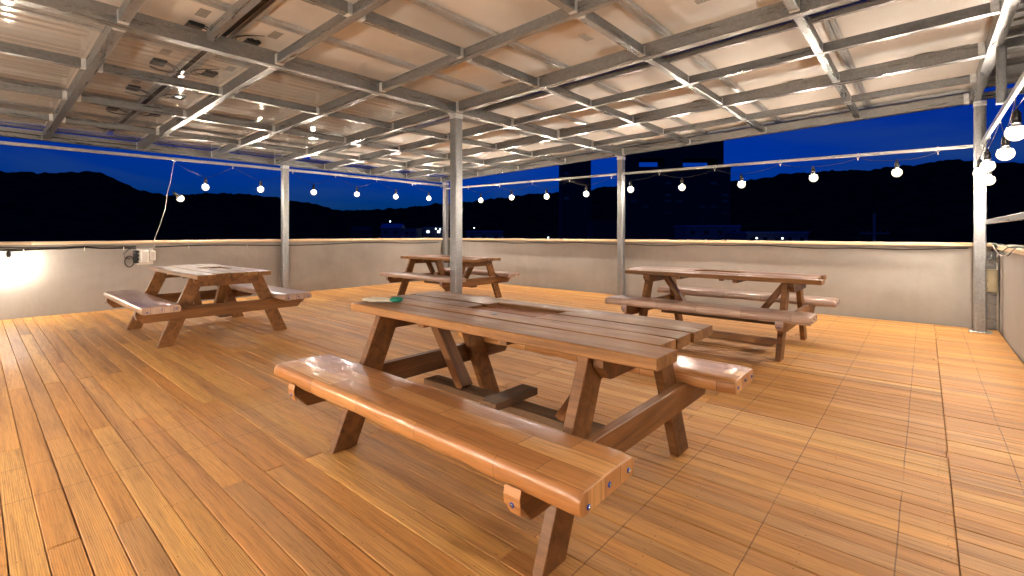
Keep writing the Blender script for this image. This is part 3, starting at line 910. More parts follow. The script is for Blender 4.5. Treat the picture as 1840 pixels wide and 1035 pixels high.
def string(label, origin, bulbs, ties, mat, extra=(), rz_=0.0):
    """cable is tied to the rail between the bulbs and dips to each socket"""
    t = thing('string_light', label, 'string lights', origin, 'festoon lights round the terrace')
    b = MB()
    nodes = []
    for i, p in enumerate(bulbs):
        nodes.append(Vector(ties[i])); nodes.append(Vector(p) + Vector((0, 0, 0.158)))
    nodes += [Vector(q) for q in ties[len(bulbs):]]
    path = []
    for a, c in zip(nodes, nodes[1:]):
        seg = sag(a, c, 7, 0.018 + R.uniform(0, 0.012))
        path += seg if not path else seg[1:]
    o0 = Vector(origin)
    b.tube([p - o0 for p in path], 0.0026, 5)
    for e in extra: b.tube([Vector(p) - o0 for p in e], 0.0042, 5, 1)
    link('cable', b.mesh('cable', [mat, M['whitecable']], True), origin, None, t)
    for p in bulbs: bulb_at(t, p, R.uniform(-0.06, 0.06), R.uniform(0, 6))
    for q in ties: link('cable_tie', tie_mesh, (q[0], q[1], q[2] + 0.033), (0, 0, rz_), t)
    return t

# left rail
lb = [(-9.17, 2.62, 1.94), (-9.17, 3.50, 1.965), (-9.17, 4.50, 1.98), (-9.17, 5.45, 2.00), (-9.17, 6.44, 2.005), (-9.17, 7.40, 2.02)]
lt = [(-9.20, 2.18, 2.325), (-9.20, 3.05, 2.33), (-9.20, 4.10, 2.335), (-9.20, 4.98, 2.335), (-9.19, 5.95, 2.335), (-9.19, 6.92, 2.33), (-9.18, 7.80, 2.33)]
drop = [(-9.20, 2.18, 2.325), (-9.19, 2.16, 2.20), (-9.18, 2.13, 2.00), (-9.20, 2.09, 1.80), (-9.19, 2.06, 1.55), (-9.21, 2.00, 1.30), (-9.225, 1.93, 1.08), (-9.225, 1.93, 0.98), (-9.25, 1.92, 0.93), (-9.26, 1.85, 0.915)]
sl = string('string of lit bulbs tied to the rail above the left parapet wall', (-9.2, 5.0, 2.36), lb, lt, M['cable'], [drop], math.pi / 2)
sk = bulb_at(sl, (-9.14, 2.20, 1.70)); sk.rotation_euler = (0.9, 0, 0.4)
# back rail
bx = [-7.75, -6.80, -5.85, -4.90, -3.97, -3.04, -2.12, -1.18, -0.27]
def brz(x): return 2.285 + (x + 9.12) / 9.55 * (2.185 - 2.285)
bby = [7.80 for _ in bx]
bl = [(x, 7.78, 1.925 + 0.018 * math.sin(i * 1.9)) for i, x in enumerate(bx)]
tx = [-8.25] + [(a + c) / 2 + 0.05 for a, c in zip(bx, bx[1:])] + [0.12]
bt = [(x, 7.86 - 0.006 * (x + 9), brz(x) - 0.035) for x in tx]
string('string of lit bulbs tied to the thin rail along the back parapet wall', (-4.2, 7.84, 2.24), bl, bt, M['cable'])
# right rail, running past the viewer
rl = [(0.54, 7.50, 1.75), (0.452, 7.30, 1.82), (0.45, 6.40, 1.80), (0.49, 5.50, 1.80), (0.46, 4.60, 1.83), (0.46, 2.75, 1.83), (0.47, 0.60, 1.82)]
ry = [p[1] for p in rl]
rt_ = [(0.50, 7.66, 2.155)] + [(0.50, (a + c) / 2, 2.15) for a, c in zip(ry, ry[1:])] + [(0.50, -0.55, 2.15)]
string('string of lit bulbs tied to the rail above the right parapet wall', (0.5, 3.0, 2.2), rl, rt_, M['cable'], (), math.pi / 2)
# unseen front rail behind the viewer; its bulb string is added as fill light
bar('light_rail', (-9.12, -1.68, 2.30), (-4.30, -1.68, 2.27), 0.032, 0.038, M['rail'], can)
bar('light_rail', (-4.14, -1.68, 2.27), (0.42, -1.68, 2.22), 0.032, 0.038, M['rail'], can)
fx = [-6.6 + 1.4 * i for i in range(5)]
fl = [(x_, -1.64, 1.93) for x_ in fx]
ft = [(x_ - 0.7, -1.68, 2.22) for x_ in fx] + [(-0.9, -1.68, 2.19)]
string('added string of fill bulbs along the unseen front side of the terrace', (-4.2, -1.68, 2.25), fl, ft, M['cable'])
# bulbs hung under the cap of the left wall
wl_ = [(-9.165, 0.335, 0.775)]
wt_ = [(-9.24, 0.55, 0.955), (-9.24, -0.15, 0.95), (-9.24, -1.1, 0.95), (-9.24, -2.0, 0.95)]
t = thing('string_light', 'lit bulb in a black socket hung close under the cap of the left wall', 'string lights', (-9.2, -0.6, 0.95), 'festoon lights round the terrace')
for p in wl_: bulb_at(t, p)
b = MB()
b.tube([Vector((-9.235, 0.62 - 0.12 * i, 0.938 + 0.006 * math.sin(i * 1.3))) - Vector((-9.2, -0.6, 0.95)) for i in range(22)], 0.006, 5)
link('cable', b.mesh('cable', M['cable'], True), (-9.2, -0.6, 0.95), None, t)

# low string added behind the viewer, under the front cap, to light the ceiling
cx_ = [-5.9 + 0.52 * i for i in range(11)]
cl_ = [(x_, Y_F + 0.12, 0.72) for x_ in cx_]
ct_ = [(x_ - 0.29, Y_F + 0.07, 0.93) for x_ in cx_] + [(0.2, Y_F + 0.07, 0.93)]
string('low added string of fill bulbs under the cap of the unseen front wall', (-4.2, Y_F + 0.1, 0.95), cl_, ct_, M['cable'])
# ================================================================== CABLES AND BOXES ON THE WALLS
def cable_thing(name, label, runs, mat, cat='cable', ties=()):
    o0 = Vector(runs[0][0][0])
    t = thing(name, label, cat, o0)
    b = MB()
    for pts, r in runs: b.tube([Vector(p) - o0 for p in pts], r, 6)
    link('cable_run', b.mesh('cable_run', mat, True), o0, None, t)
    for q, rot in ties:
        link('cable_clip', cbox_mesh('cable_clip', 0.012, 0.010, 0.05, M['whitebox'], 0.002), q, rot, t)
    return t
r1 = [(X_L + 0.022, -1.8 + 0.14 * i, 0.935 + 0.010 * math.sin(i * 0.7) + 0.006 * math.sin(i * 1.9)) for i in range(26)]
r1b = [(X_L + 0.040, -1.8 + 0.14 * i, 0.962 + 0.006 * math.sin(i * 0.9 + 1)) for i in range(26)]
r2 = [(X_L + 0.022, 1.95 + 0.15 * i, 0.940 + 0.014 * math.sin(i * 0.31)) for i in range(40)]
cable_thing('wall_cable', 'thick black cables clipped under the cap of the left wall', [(r1, 0.013), (r1b, 0.008), (r2, 0.010)], M['cable'],
            ties=[((X_L + 0.040, yv, 0.925), None) for yv in (0.48, 1.10, 1.55, 2.4, 3.3)])
r3 = [(-9.0 + 0.2 * i, Y_B - 0.014, 0.955 + 0.012 * math.sin(i * 0.42) + 0.008 * math.sin(i * 1.1)) for i in range(48)]
cable_thing('wall_cable', 'thin black cable sagging along the back wall just under the cap', [(r3, 0.007)], M['cable'])

# switch box with its black coil on the left wall
t = thing('switch_box', 'white switch box with coiled black cable on the left wall', 'switch box', (X_L + 0.05, 1.80, 0.66))
link('back_plate', cbox_mesh('back_plate', 0.016, 0.21, 0.25, M['whitebox'], 0.006), (X_L + 0.009, 1.82, 0.79), None, t)
link('cover', cbox_mesh('cover', 0.085, 0.10, 0.20, M['whitebox'], 0.014), (X_L + 0.062, 1.80, 0.79), None, t)
link('cover', cbox_mesh('cover', 0.060, 0.085, 0.165, M['whitebox'], 0.012), (X_L + 0.050, 1.90, 0.80), None, t)
link('plug_block', cbox_mesh('plug_block', 0.06, 0.07, 0.20, M['black'], 0.008), (X_L + 0.035, 1.700, 0.79), None, t)
for k in range(3):
    link('terminal', cbox_mesh('terminal', 0.03, 0.02, 0.022, M['whitebox'], 0.003), (X_L + 0.075, 1.735, 0.72 + 0.06 * k), None, t)
b = MB()
for k in range(3):
    ph = 0.5 * k
    b.tube([(0.03 + 0.012 * k, 0.055 * math.cos(a + ph) - 0.045, 0.085 * math.sin(a + ph) + 0.06) for a in [0.35 * j for j in range(16)]], 0.0065, 5)
b.tube([(0.02, 0.0, 0.27), (0.03, -0.06, 0.24), (0.035, -0.11, 0.18), (0.03, -0.10, 0.12), (0.03, -0.03, 0.10)], 0.006, 5)
link('coiled_cable', b.mesh('coiled_cable', M['cable'], True), (X_L + 0.01, 1.66, 0.66), None, t)

# beige control box on a board in the right corner
t = thing('control_box', 'beige metal control box mounted in the right back corner beside the post', 'control box', (0.60, 7.96, 0.45))
link('mount_board', cbox_mesh('mount_board', 0.115, 0.02, 0.93, M['galv']), (0.602, Y_B - 0.012, 0.47), None, t)
link('door', cbox_mesh('door', 0.098, 0.075, 0.27, M['beigebox'], 0.004), (0.600, Y_B - 0.062, 0.59), None, t)
link('side_strip', cbox_mesh('side_strip', 0.014, 0.080, 0.284, M['cap'], 0.002), (0.543, Y_B - 0.062, 0.59), None, t)
for k in range(3): link('hinge', cbox_mesh('hinge', 0.008, 0.006, 0.02, M['screw'], 0.001), (0.562, Y_B - 0.102, 0.50 + 0.09 * k), None, t)
# white conduit in the corner
b = MB(); b.tube([(0, 0, 0), (0, 0, 0.5), (0, 0, 0.93)], 0.010, 8)
thing('conduit', 'thin white conduit rising in the right back corner', 'pipe', (0.652, 8.02, 0.0), None, b.mesh('conduit', M['whitecable'], True))
# lamp base above the box
t = thing('pendant_socket', 'unlit grey lamp socket hanging above the control box', 'lamp socket', (0.60, 7.99, 0.84))
b = MB(); b.lathe([(0, 0.10), (0.010, 0.10), (0.012, 0.05), (0.030, 0.02), (0.034, 0.0), (0.0, 0.0)], 12)
link('cone', b.mesh('cone', M['galv'], True), (0.60, 7.99, 0.84), None, t)
b = MB(); b.lathe([(0, 0.03), (0.008, 0.03), (0.008, 0.0), (0, 0)], 8)
link('cord_grip', b.mesh('cord_grip', M['black'], True), (0.60, 7.99, 0.94), None, t)
# tangle of wires over the corner of the right cap
rw = []
for k in range(7):
    ph = R.uniform(0, 6); yy0 = 8.0 - 0.05 * k
    pts = []
    for i in range(26):
        s = i / 25
        pts.append((0.61 + 0.02 * math.sin(5 * s + ph) + 0.03 * s * (k % 3) - 0.012, yy0 - 2.6 * s, (1.022 if k % 2 else 1.02) + 0.02 * abs(math.sin(7 * s + ph)) - (0.0 if k % 2 else 0.10 * math.sin(math.pi * min(1, s * 1.6)) if s < 0.62 else 0.0)))
    rw.append((pts, 0.0048))
cable_thing('wire_tangle', 'tangle of dark green wires lying along the cap of the right wall', rw[:4], M['greencable'], 'wires')
cable_thing('wire_tangle', 'loose white wires drooping over the cap of the right wall', rw[4:], M['whitecable'], 'wires')

# ================================================================== PICNIC TABLES
def seat_mesh(L, vin, seed, name='bench_seat'):
    """padded plank wrapped in vinyl: rounded section with sagging lower hem, closed flaps at the ends"""
    rr = random.Random(seed)
    hw, top, r = 0.160, 0.0, 0.026
    n = 56
    def section(s):
        hem1 = -0.072 - 0.005 * noise.noise(Vector((s * 3.1, seed, 0))) - 0.006 * noise.noise(Vector((s * 9, seed, 3)))
        hem2 = -0.070 - 0.005 * noise.noise(Vector((s * 3.3, seed, 7))) - 0.006 * noise.noise(Vector((s * 9, seed, 9)))
        pts = [(-hw + 0.018, hem1), (-hw + 0.004, hem1 + 0.006), (-hw, -0.050), (-hw, -r)]
        for a in (0.3, 0.62, 0.95, 1.25): pts.append((-hw + r - r * math.cos(a), -r + r * math.sin(a)))
        crown = 0.003
        for q in (-0.115, -0.07, -0.025, 0.025, 0.07, 0.115): pts.append((q, crown * (1 - (q / hw) ** 2) + 0.0016 * noise.noise(Vector((s * 6, q * 14, seed)))))
        for a in (1.25, 0.95, 0.62, 0.3): pts.append((hw - r + r * math.cos(a), -r + r * math.sin(a)))
        pts += [(hw, -r), (hw, -0.050), (hw - 0.004, hem2 + 0.006), (hw - 0.018, hem2)]
        return pts
    vs, fs, uvs = [], [], []
    m = None
    xs = [-L / 2 + L * i / n for i in range(n + 1)]
    for i, x in enumerate(xs):
        sec = section(x)
        e = min(i, n - i)
        sh = (0.0, 0.006)[e > 0] if e < 1 else 0.006
        if e == 0: sec = [(a * 0.978, z - 0.006 if z > -0.03 else z) for a, z in sec]
        m = len(sec)
        acc = 0.0
        for k, (a, z) in enumerate(sec):
            vs.append((x, a, z))
            if k: acc += math.hypot(a - sec[k - 1][0], z - sec[k - 1][1])
            uvs.append((x + seed * 1.37, acc + seed * 0.21))
    for i in range(n):
        for k in range(m - 1):
            fs.append((i * m + k, (i + 1) * m + k, (i + 1) * m + k + 1, i * m + k + 1))
        fs.append((i * m + m - 1, (i + 1) * m + m - 1, (i + 1) * m, i * m))
    fs = [tuple(reversed(f)) for f in fs]
    # end flaps
    k0 = len(vs)
    for side, base in ((-1, 0), (1, n * m)):
        st = len(vs)
        for k in range(m):
            p = vs[base + k]
            vs.append((p[0] + side * 0.004, p[1], p[2] - (0.004 if p[2] > -0.04 else -0.002)))
            uvs.append((p[0] + p[2] * 1.0 + seed * 1.37, p[1] + seed * 0.21 + 0.3))
        for k in range(m):
            j = (k + 1) % m
            q = (base + k, base + j, st + j, st + k)
            fs.append(q if side < 0 else tuple(reversed(q)))
        f = tuple(range(st, st + m))
        fs.append(f if side > 0 else tuple(reversed(f)))
    # make sure faces point outwards
    me = mesh_from(name, vs, fs, [vin])
    bm = bmesh.new(); bm.from_mesh(me)
    bmesh.ops.recalc_face_normals(bm, faces=bm.faces)
    bm.to_mesh(me); bm.free()
    uv = me.uv_layers.new(name='UVMap')
    for lp in me.loops: uv.data[lp.index].uv = uvs[lp.vertex_index]
    for p in me.polygons: p.use_smooth = len(p.vertices) == 4
    return me
b = MB()
b.lathe([(0.0, 0.0), (0.0085, 0.0), (0.0085, 0.003), (0.0, 0.0032)], 12, 1)
b.lathe([(0.0055, 0.0033), (0.005, 0.0058), (0.003, 0.0072), (0.0, 0.0072)], 10, 0)
screw_mesh = b.mesh('screw', [M['screw'], M['blue']], True)

def slab_plank(L, w, t, seed, corner=0.012):
    """worn table plank: slightly wavy edges, rounded corners, local X along it"""
    n = 14
    vs, fs = [], []
    for i in range(n + 1):
        x = -L / 2 + L * i / n
        e = 0.0035 if i in (0, n) else 0.0
        w1 = w / 2 - e - 0.0012 * abs(noise.noise(Vector((x * 5, seed, 1)))) * 2
        w2 = w / 2 - e - 0.0012 * abs(noise.noise(Vector((x * 5, seed, 5)))) * 2
        dz = 0.0012 * noise.noise(Vector((x * 4, seed, 9)))
        c = 0.005
        for a, z in ((-w1, -t + c), (-w1 + c, -t), (w2 - c, -t), (w2, -t + c), (w2, -c + dz), (w2 - c, dz), (-w1 + c, dz), (-w1, -c + dz)):
            vs.append((x, a, z - (0.002 if e and z > -0.02 else 0)))
    m = 8
    for i in range(n):
        for k in range(m):
            fs.append((i * m + k, i * m + (k + 1) % m, (i + 1) * m + (k + 1) % m, (i + 1) * m + k))
    fs.append(tuple(range(m))); fs.append(tuple(reversed(range(n * m, n * m + m))))
    me = mesh_from('tabletop_plank', vs, [tuple(reversed(f)) for f in fs], [M['tabletop']])
    return me

TOPZ, TT = 0.732, 0.045
PL = [(-0.372, -0.188, 0.055), (-0.184, -0.034, -0.012), (-0.030, 0.118, -0.010), (0.122, 0.232, 0.0), (0.236, 0.374, -0.004)]
HX0, HX1 = -0.31, 0.18
def lerp2(a, c, t): return a[0] + (c[0] - a[0]) * t, a[1] + (c[1] - a[1]) * t

_tp = {}
def picnic_table(label, x, y, vin, seed):
    t = thing('picnic_table', label, 'picnic table', (x, y, 0), 'picnic tables on the deck')
    def part(name, me, p, rot=None): return link(name, me, (x + p[0], y + p[1], p[2]), rot, t)
    x0, x1 = -1.045, 0.925
    for k, (ya, yb, dx) in enumerate(PL):
        segs = [(x0 + (0.085 if k == 0 else 0.03 if k == 1 else 0.0), x1 + dx)]
        if k in (2, 3): segs = [(x0 + (0.01 if k % 2 else 0), HX0 + (0.02 if k == 3 else 0)), (HX1 + (0.0 if k == 2 else 0.03), x1 + dx)]
        for a, e in segs:
            key = ('tp', k, round(e - a, 3))
            if key not in _tp: _tp[key] = slab_plank(e - a, yb - ya, TT, k * 3 + a)
            part('tabletop_plank', _tp[key], ((a + e) / 2, (ya + yb) / 2, TOPZ + (-0.0015, 0.001, 0.0, 0.002, -0.001)[k]))
    for k, (ya, yb) in enumerate(((-0.028, 0.052), (0.056, 0.140), (0.144, 0.230))):
        part('infill_board', cbox_mesh('infill_board', HX1 - HX0 + 0.03, yb - ya, 0.022, M['infill'], 0.003), ((HX0 + HX1) / 2 + 0.008, (ya + yb) / 2, TOPZ - 0.027), None)
    for yy in (-0.06, 0.0, 0.20):
        pass
    # battens carrying the infill
    for xx in (HX0 - 0.05, HX1 + 0.05):
        part('batten', cbox_mesh('batten', 0.05, 0.62, 0.035, M['table'], 0.003), (xx, 0.0, TOPZ - TT - 0.0185))
    part('batten', cbox_mesh('batten', 0.045, 0.045, 0.045, M['table'], 0.003), (0.02, -0.05, TOPZ - TT - 0.024))
    # flat black discs stand for the shade inside the two round holes
    ring = _tp.get('ring')
    if ring is None:
        bq = MB(); bq.lathe([(0.0, 0.0), (0.017, 0.0), (0.0172, -0.001), (0.0, -0.001)], 16); ring = _tp['ring'] = bq.mesh('hole_shade_disc', M['black'])
    part('hole_shade_disc', ring, (-0.02, -0.10, TOPZ + 0.0026)); part('hole_shade_disc', ring, (-0.93, 0.115, TOPZ + 0.0036))
    for s in (-1, 1):
        X = s * 0.685
        # cleat under the top
        pr = [(-0.33, TOPZ - TT - 0.003), (-0.33, TOPZ - TT - 0.040), (-0.27, TOPZ - TT - 0.095), (0.27, TOPZ - TT - 0.095), (0.33, TOPZ - TT - 0.040), (0.33, TOPZ - TT - 0.003)]
        key = 'cleat'
        if key not in _tp:
            bq = MB(); bq.prism(pr, -0.022, 0.022); _tp[key] = bq.mesh('cleat', M['table'])
        part('cleat', _tp[key], (X + s * 0.047, 0, 0))
        # slanted legs, plank lying in the cross plane
        for sy in (-1, 1):
            key = ('leg', sy)
            if key not in _tp:
                w = 0.070
                zt = TOPZ - TT - 0.003
                yt, yf = 0.285, 0.575
                def yc(z): return yt + (yf - yt) * (1 - z / 0.69)
                pr = [(sy * (yc(0) - w), 0.0), (sy * (yc(0) + w), 0.0), (sy * (yc(zt) + w), zt), (sy * (yc(zt) - w), zt)]
                if sy < 0: pr = [pr[1], pr[0], pr[3], pr[2]]
                bq = MB(); bq.prism(pr, -0.0225, 0.0225)
                me = bq.mesh('leg', M['table'])
                bm = bmesh.new(); bm.from_mesh(me)
                bmesh.ops.bevel(bm, geom=list(bm.edges), offset=0.003, segments=1, affect='EDGES')
                bmesh.ops.recalc_face_normals(bm, faces=bm.faces)
                # put local X along the leg so the grain runs with it
                bm.to_mesh(me); bm.free(); _tp[key] = me
            part('leg', _tp[key], (X, 0, 0.002))
        # seat bearer outside the legs
        key = 'bearer'
        if key not in _tp:
            pr = [(-0.815, 0.395), (-0.815, 0.345), (-0.755, 0.272), (0.755, 0.272), (0.815, 0.345), (0.815, 0.395)]
            bq = MB(); bq.prism(pr, -0.022, 0.022)
            me = bq.mesh('seat_bearer', M['table'])
            bm = bmesh.new(); bm.from_mesh(me)
            bmesh.ops.bevel(bm, geom=list(bm.edges), offset=0.003, segments=1, affect='EDGES'); bmesh.ops.recalc_face_normals(bm, faces=bm.faces)
            # turn so local X runs along the bearer
            bm.transform(Matrix.Rotation(-math.pi / 2, 4, 'Z')); bm.to_mesh(me); bm.free(); _tp[key] = me
        part('seat_bearer', _tp[key], (X + s * 0.047, 0, 0.0), (0, 0, math.pi / 2))
        # diagonal brace from under the top down to the foot rail
        bar('brace', (x + s * 0.625, y, 0.655), (x + s * 0.345, y, 0.262), 0.085, 0.055, M['table'], t)
        # foot of the brace
    bar('foot_rail', (x - 0.655, y, 0.245), (x + 0.655, y, 0.245), 0.115, 0.036, M['weathered'], t)
    o = bar('cross_block', (x, y - 0.17, 0.284), (x, y + 0.17, 0.284), 0.11, 0.038, M['weathered'], t)
    part('hole_shade_disc', ring, (0.0, -0.05, 0.3045))  # same black disc, for the shade in the block's hole
    # end block hanging under the rail end
    for sy in (-1, 1):
        key = ('seat', vin.name, sy, seed % 3)
        if key not in _tp: _tp[key] = seat_mesh(1.93, vin, seed % 3 * 2 + (1 if sy > 0 else 0) + (0.5 if vin.name.startswith('pale') else 0))
        st = part('bench_seat', _tp[key], (-0.005 + (0.02 if sy > 0 else 0), sy * 0.655, 0.454))
        W0 = WPOS[st.name]
        for e in (-1, 1):
            for q in (-0.115, 0.0, 0.118):
                o = bpy.data.objects.new('screw', screw_mesh); COL.objects.link(o); o.parent = st
                o.location = (e * 0.9695, q, -0.036 + 0.012 * (q < 0) * -1 + R.uniform(-0.006, 0.006)); o.rotation_euler = (0, e * math.pi / 2, 0)
        # plank under the vinyl
        link('seat_plank', cbox_mesh('seat_plank', 1.89, 0.29, 0.030, M['table'], 0.003), (x, y + sy * 0.655, 0.4115), None, t)
        # vinyl tongues folded down over the bearer ends
        for s in (-1, 1):
            key = ('flap', sy, vin.name)
            if key not in _tp:
                bq = MB()
                pr = [(0.0, 0.0), (0.006, -0.025), (0.004, -0.05), (-0.012, -0.085)]
                vs = []; 
                for wx in (-0.032, 0.032):
                    for a, z in pr:
                        vs.append((wx * (1 if z > -0.06 else 0.6), sy * (a + 0.0), z))
                    for a, z in pr:
                        vs.append((wx * (1 if z > -0.06 else 0.6), sy * (a + 0.0035), z))
                fs = []
                for k in range(3):
                    fs += [(k, k + 1, k + 9, k + 8), (k + 4, k + 12, k + 13, k + 5), (k, k + 4, k + 5, k + 1), (k + 8, k + 9, k + 13, k + 12)]
                fs += [(3, 7, 15, 11), (0, 8, 12, 4)]
                me = mesh_from('vinyl_tongue', vs, fs, [vin]); uv = me.uv_layers.new(name='UVMap')
                for lp in me.loops:
                    v = me.vertices[lp.vertex_index].co; uv.data[lp.index].uv = (v.x * 0.5 + 0.2, v.z * 0.4 + 0.07)
                bm = bmesh.new(); bm.from_mesh(me); bmesh.ops.recalc_face_normals(bm, faces=bm.faces); bm.to_mesh(me); bm.free()
                _tp[key] = me
            f = part('vinyl_tongue', _tp[key], (s * 0.735, sy * 0.8185, 0.395))
            o = bpy.data.objects.new('screw', screw_mesh); COL.objects.link(o); o.parent = f
            o.location = (0.0, sy * 0.006, -0.052); o.rotation_euler = (-sy * math.pi / 2, 0, 0)
    # pale metal angle brackets at the leg tops
    for s in (-1, 1):
        for sy in (-1, 1):
            part('bracket', cbox_mesh('bracket', 0.03, 0.05, 0.012, M['screw'], 0.002), (s * 0.645, sy * 0.20, TOPZ - TT - 0.010))
    return t

picnic_table('brown picnic table in the foreground with glossy brown vinyl benches', -1.66, 1.885, M['vinyl'], 3)
picnic_table('brown picnic table with pale benches on the left, below the switch box', -6.50, 1.87, M['vinyl_pale'], 1)
picnic_table('farthest brown picnic table, half hidden behind the central steel post', -6.48, 5.70, M['vinyl_pale'], 2)
picnic_table('brown picnic table with pale benches on the right near the back wall', -1.68, 5.40, M['vinyl_pale'], 4)

# ================================================================== WORK GLOVE on the foreground table
gl = thing('work_glove', 'cream knitted work glove with green cuff on the near table corner', 'glove', (-2.50, 1.66, TOPZ + 0.002))
me = bpy.data.meshes.new('knit_body')
bm = bmesh.new()
sk_v = {}
bm.to_mesh(me)
chains = [
    ([(0.06, 0.00, 0.014), (0.0, 0.0, 0.015), (-0.05, 0.002, 0.014)], [0.040, 0.047, 0.042]),
]
# a flat glove: palm and five fingers as flattened tubes merged with a remesh
b = MB()
def flat_tube(pts, rs, flat=0.30, seg=10):
    base = len(b.v)
    bb = MB(); bb.tube(pts, rs, seg)
    zc = 0.012
    b.add([(p[0], p[1], zc + (p[2] - zc) * flat) for p in bb.v], bb.f)
flat_tube([(0.085, 0.0, 0.012), (0.05, 0.0, 0.012), (0.0, 0.002, 0.012), (-0.045, 0.004, 0.012), (-0.06, 0.004, 0.012)], [0.036, 0.038, 0.046, 0.044, 0.036])
for yy, L, dy in ((-0.030, 0.055, -0.012), (-0.010, 0.075, -0.004), (0.014, 0.080, 0.003), (0.036, 0.066, 0.014)):
    flat_tube([(-0.045, yy, 0.012), (-0.07 - L * 0.3, yy + dy * 0.4, 0.014), (-0.06 - L * 0.8, yy + dy, 0.013), (-0.065 - L, yy + dy, 0.010)], [0.014, 0.0135, 0.013, 0.008], 0.55)
flat_tube([(0.03, -0.03, 0.012), (0.0, -0.058, 0.013), (-0.035, -0.075, 0.012), (-0.05, -0.078, 0.010)], [0.016, 0.015, 0.013, 0.008], 0.5)
me = b.mesh('knit_body', M['glove'], True)
o = link('knit_body', me, (-2.50, 1.66, TOPZ + 0.002), (0, 0, math.radians(20)), gl)
md = o.modifiers.new('merge', 'REMESH'); md.mode = 'VOXEL'; md.voxel_size = 0.004; md.use_smooth_shade = True
b = MB()
prof = []
for i in range(9):
    xx = 0.075 + i * 0.006
    prof.append((xx, 0.034 + (0.003 if i % 2 else 0) + 0.002 * i / 9))
flatb = MB(); flatb.tube([(q, 0.0, 0.016) for q, _ in prof], [r for _, r in prof], 18)
b.add([(p[0], p[1], 0.016 + (p[2] - 0.016) * 0.40 + 0.002) for p in flatb.v], flatb.f)
link('cuff', b.mesh('cuff', M['green'], True), (-2.50, 1.66, TOPZ + 0.002), (0, 0, math.radians(20)), gl)

# ================================================================== TOWN BEYOND THE WALL
def tower(label, u0, u1, vtop, depth, dep, rows, cols, mat, crown=None, lit=()):
    x0, y0 = far(u0, depth); x1, y1 = far(u1, depth)
    w = math.hypot(x1 - x0, y1 - y0); mx, my = (x0 + x1) / 2, (y0 + y1) / 2
    # facade faces the camera plane: rotate by yaw
    zt = up(vtop, depth)
    c = (mx - math.sin(YAW) * dep / 2, my + math.cos(YAW) * dep / 2, GZ)
    t = thing('apartment_tower', label, 'building', c)
    t.rotation_euler = (0, 0, YAW)
    def lp(name, me, p):
        o = bpy.data.objects.new(name, me); COL.objects.link(o); o.parent = t; o.location = p; return o
    H = zt - GZ
    lp('wall', cbox_mesh('tower_wall', w, dep, H, mat, 0.05), (0, 0, H / 2))
    lp('plinth', cbox_mesh('plinth', w + 0.8, dep + 0.8, 2.0, M['bld2'], 0.05), (0, 0, 1.0))
    ww, wh = w / cols * 0.55, H / rows * 0.45
    wm = cbox_mesh('window', ww, 0.12, wh, M['glass'], 0.02)
    for r_ in range(rows):
        for c_ in range(cols):
            px = -w / 2 + w * (c_ + 0.5) / cols; pz = H * (r_ + 0.55) / rows
            if R.random() < 0.75: continue
            o = lp('window', wm, (px, -dep / 2 - 0.02, pz))
    lp('parapet', cbox_mesh('parapet', w + 0.3, dep + 0.3, 0.9, mat, 0.03), (0, 0, H + 0.46))
    if crown:
        for (ua, ub, va, vb) in crown:
            xa = (ua - (u0 + u1) / 2) / F_PX * depth; xb = (ub - (u0 + u1) / 2) / F_PX * depth
            za = up(vb, depth) - GZ; zb = up(va, depth) - GZ
            lp('roof_frame', cbox_mesh('roof_frame', xb - xa, dep * 0.8, zb - za, mat, 0.03), ((xa + xb) / 2, 0.0, (za + zb) / 2))
    return t
tower('slim dark tower block seen beyond the back wall left of the middle post', 1009, 1062, 262, 240, 14, 18, 3, M['bld'])
tower('broad dark tower block with open roof frame behind the middle of the back wall', 1129, 1313, 303, 240, 16, 15, 9, M['bld'],
      [(1129, 1150, 240, 299), (1197, 1229, 240, 299), (1292, 1303, 240, 299), (1150, 1197, 240, 284), (1229, 1292, 240, 285)])

def house(label, u, w_px, vtop, depth, dep, mat, roofmat, gable, litn=0, name='low_house'):
    x, y = far(u, depth); w = w_px / F_PX * depth
    zt = up(vtop, depth)
    t = thing(name, label, 'building', (x, y, GZ)); t.rotation_euler = (0, 0, YAW + R.uniform(-0.1, 0.1))
    def lp(nm, me, p):
        o = bpy.data.objects.new(nm, me); COL.objects.link(o); o.parent = t; o.location = p; return o
    H = zt - GZ
    lp('wall', cbox_mesh('house_wall', w, dep, H, mat, 0.03), (0, 0, H / 2))
    if gable:
        bq = MB(); bq.prism([(-dep / 2 - 0.4, 0.0), (dep / 2 + 0.4, 0.0), (0, 1.6)], -w / 2 - 0.3, w / 2 + 0.3)
        lp('roof', bq.mesh('roof', roofmat), (0, 0, H + 0.02))
    else:
        lp('roof', cbox_mesh('flat_roof', w + 0.4, dep + 0.4, 0.35, roofmat, 0.03), (0, 0, H + 0.18))
    nw = max(2, int(w / 3))
    for i in range(nw):
        px = -w / 2 + w * (i + 0.5) / nw
        lp('window', cbox_mesh('hwindow', 1.1, 0.1, 1.0, M['litwin'] if i < litn else M['glass'], 0.02), (px, -dep / 2 - 0.02, H - 1.5))
    return t
house('low house with sheet roof tinted sky blue below the hills, left of the central post', 706, 34, 410, 170, 9, M['bld2'], M['roofskytint'], True, 0)
house('small pale house far below the hills right of the sky-tinted roof', 742, 22, 412, 190, 8, M['bld2'], M['bld2'], False, 0)
house('flat roofed house with small lit windows just left of the central post', 783, 38, 410, 200, 9, M['bld2'], M['roofskytint'], False, 2)
house('long low shed with roof tinted sky blue just right of the central post', 872, 62, 417, 150, 10, M['bld2'], M['roofskytint'], False, 0)
house('dark low warehouse between the tower blocks beyond the back wall', 1090, 60, 398, 140, 10, M['bld'], M['bld'], False, 0)
house('wide low building with flat roof tinted sky blue right of the broad tower block', 1268, 90, 408, 130, 12, M['bld2'], M['roofskytint'], False, 0)
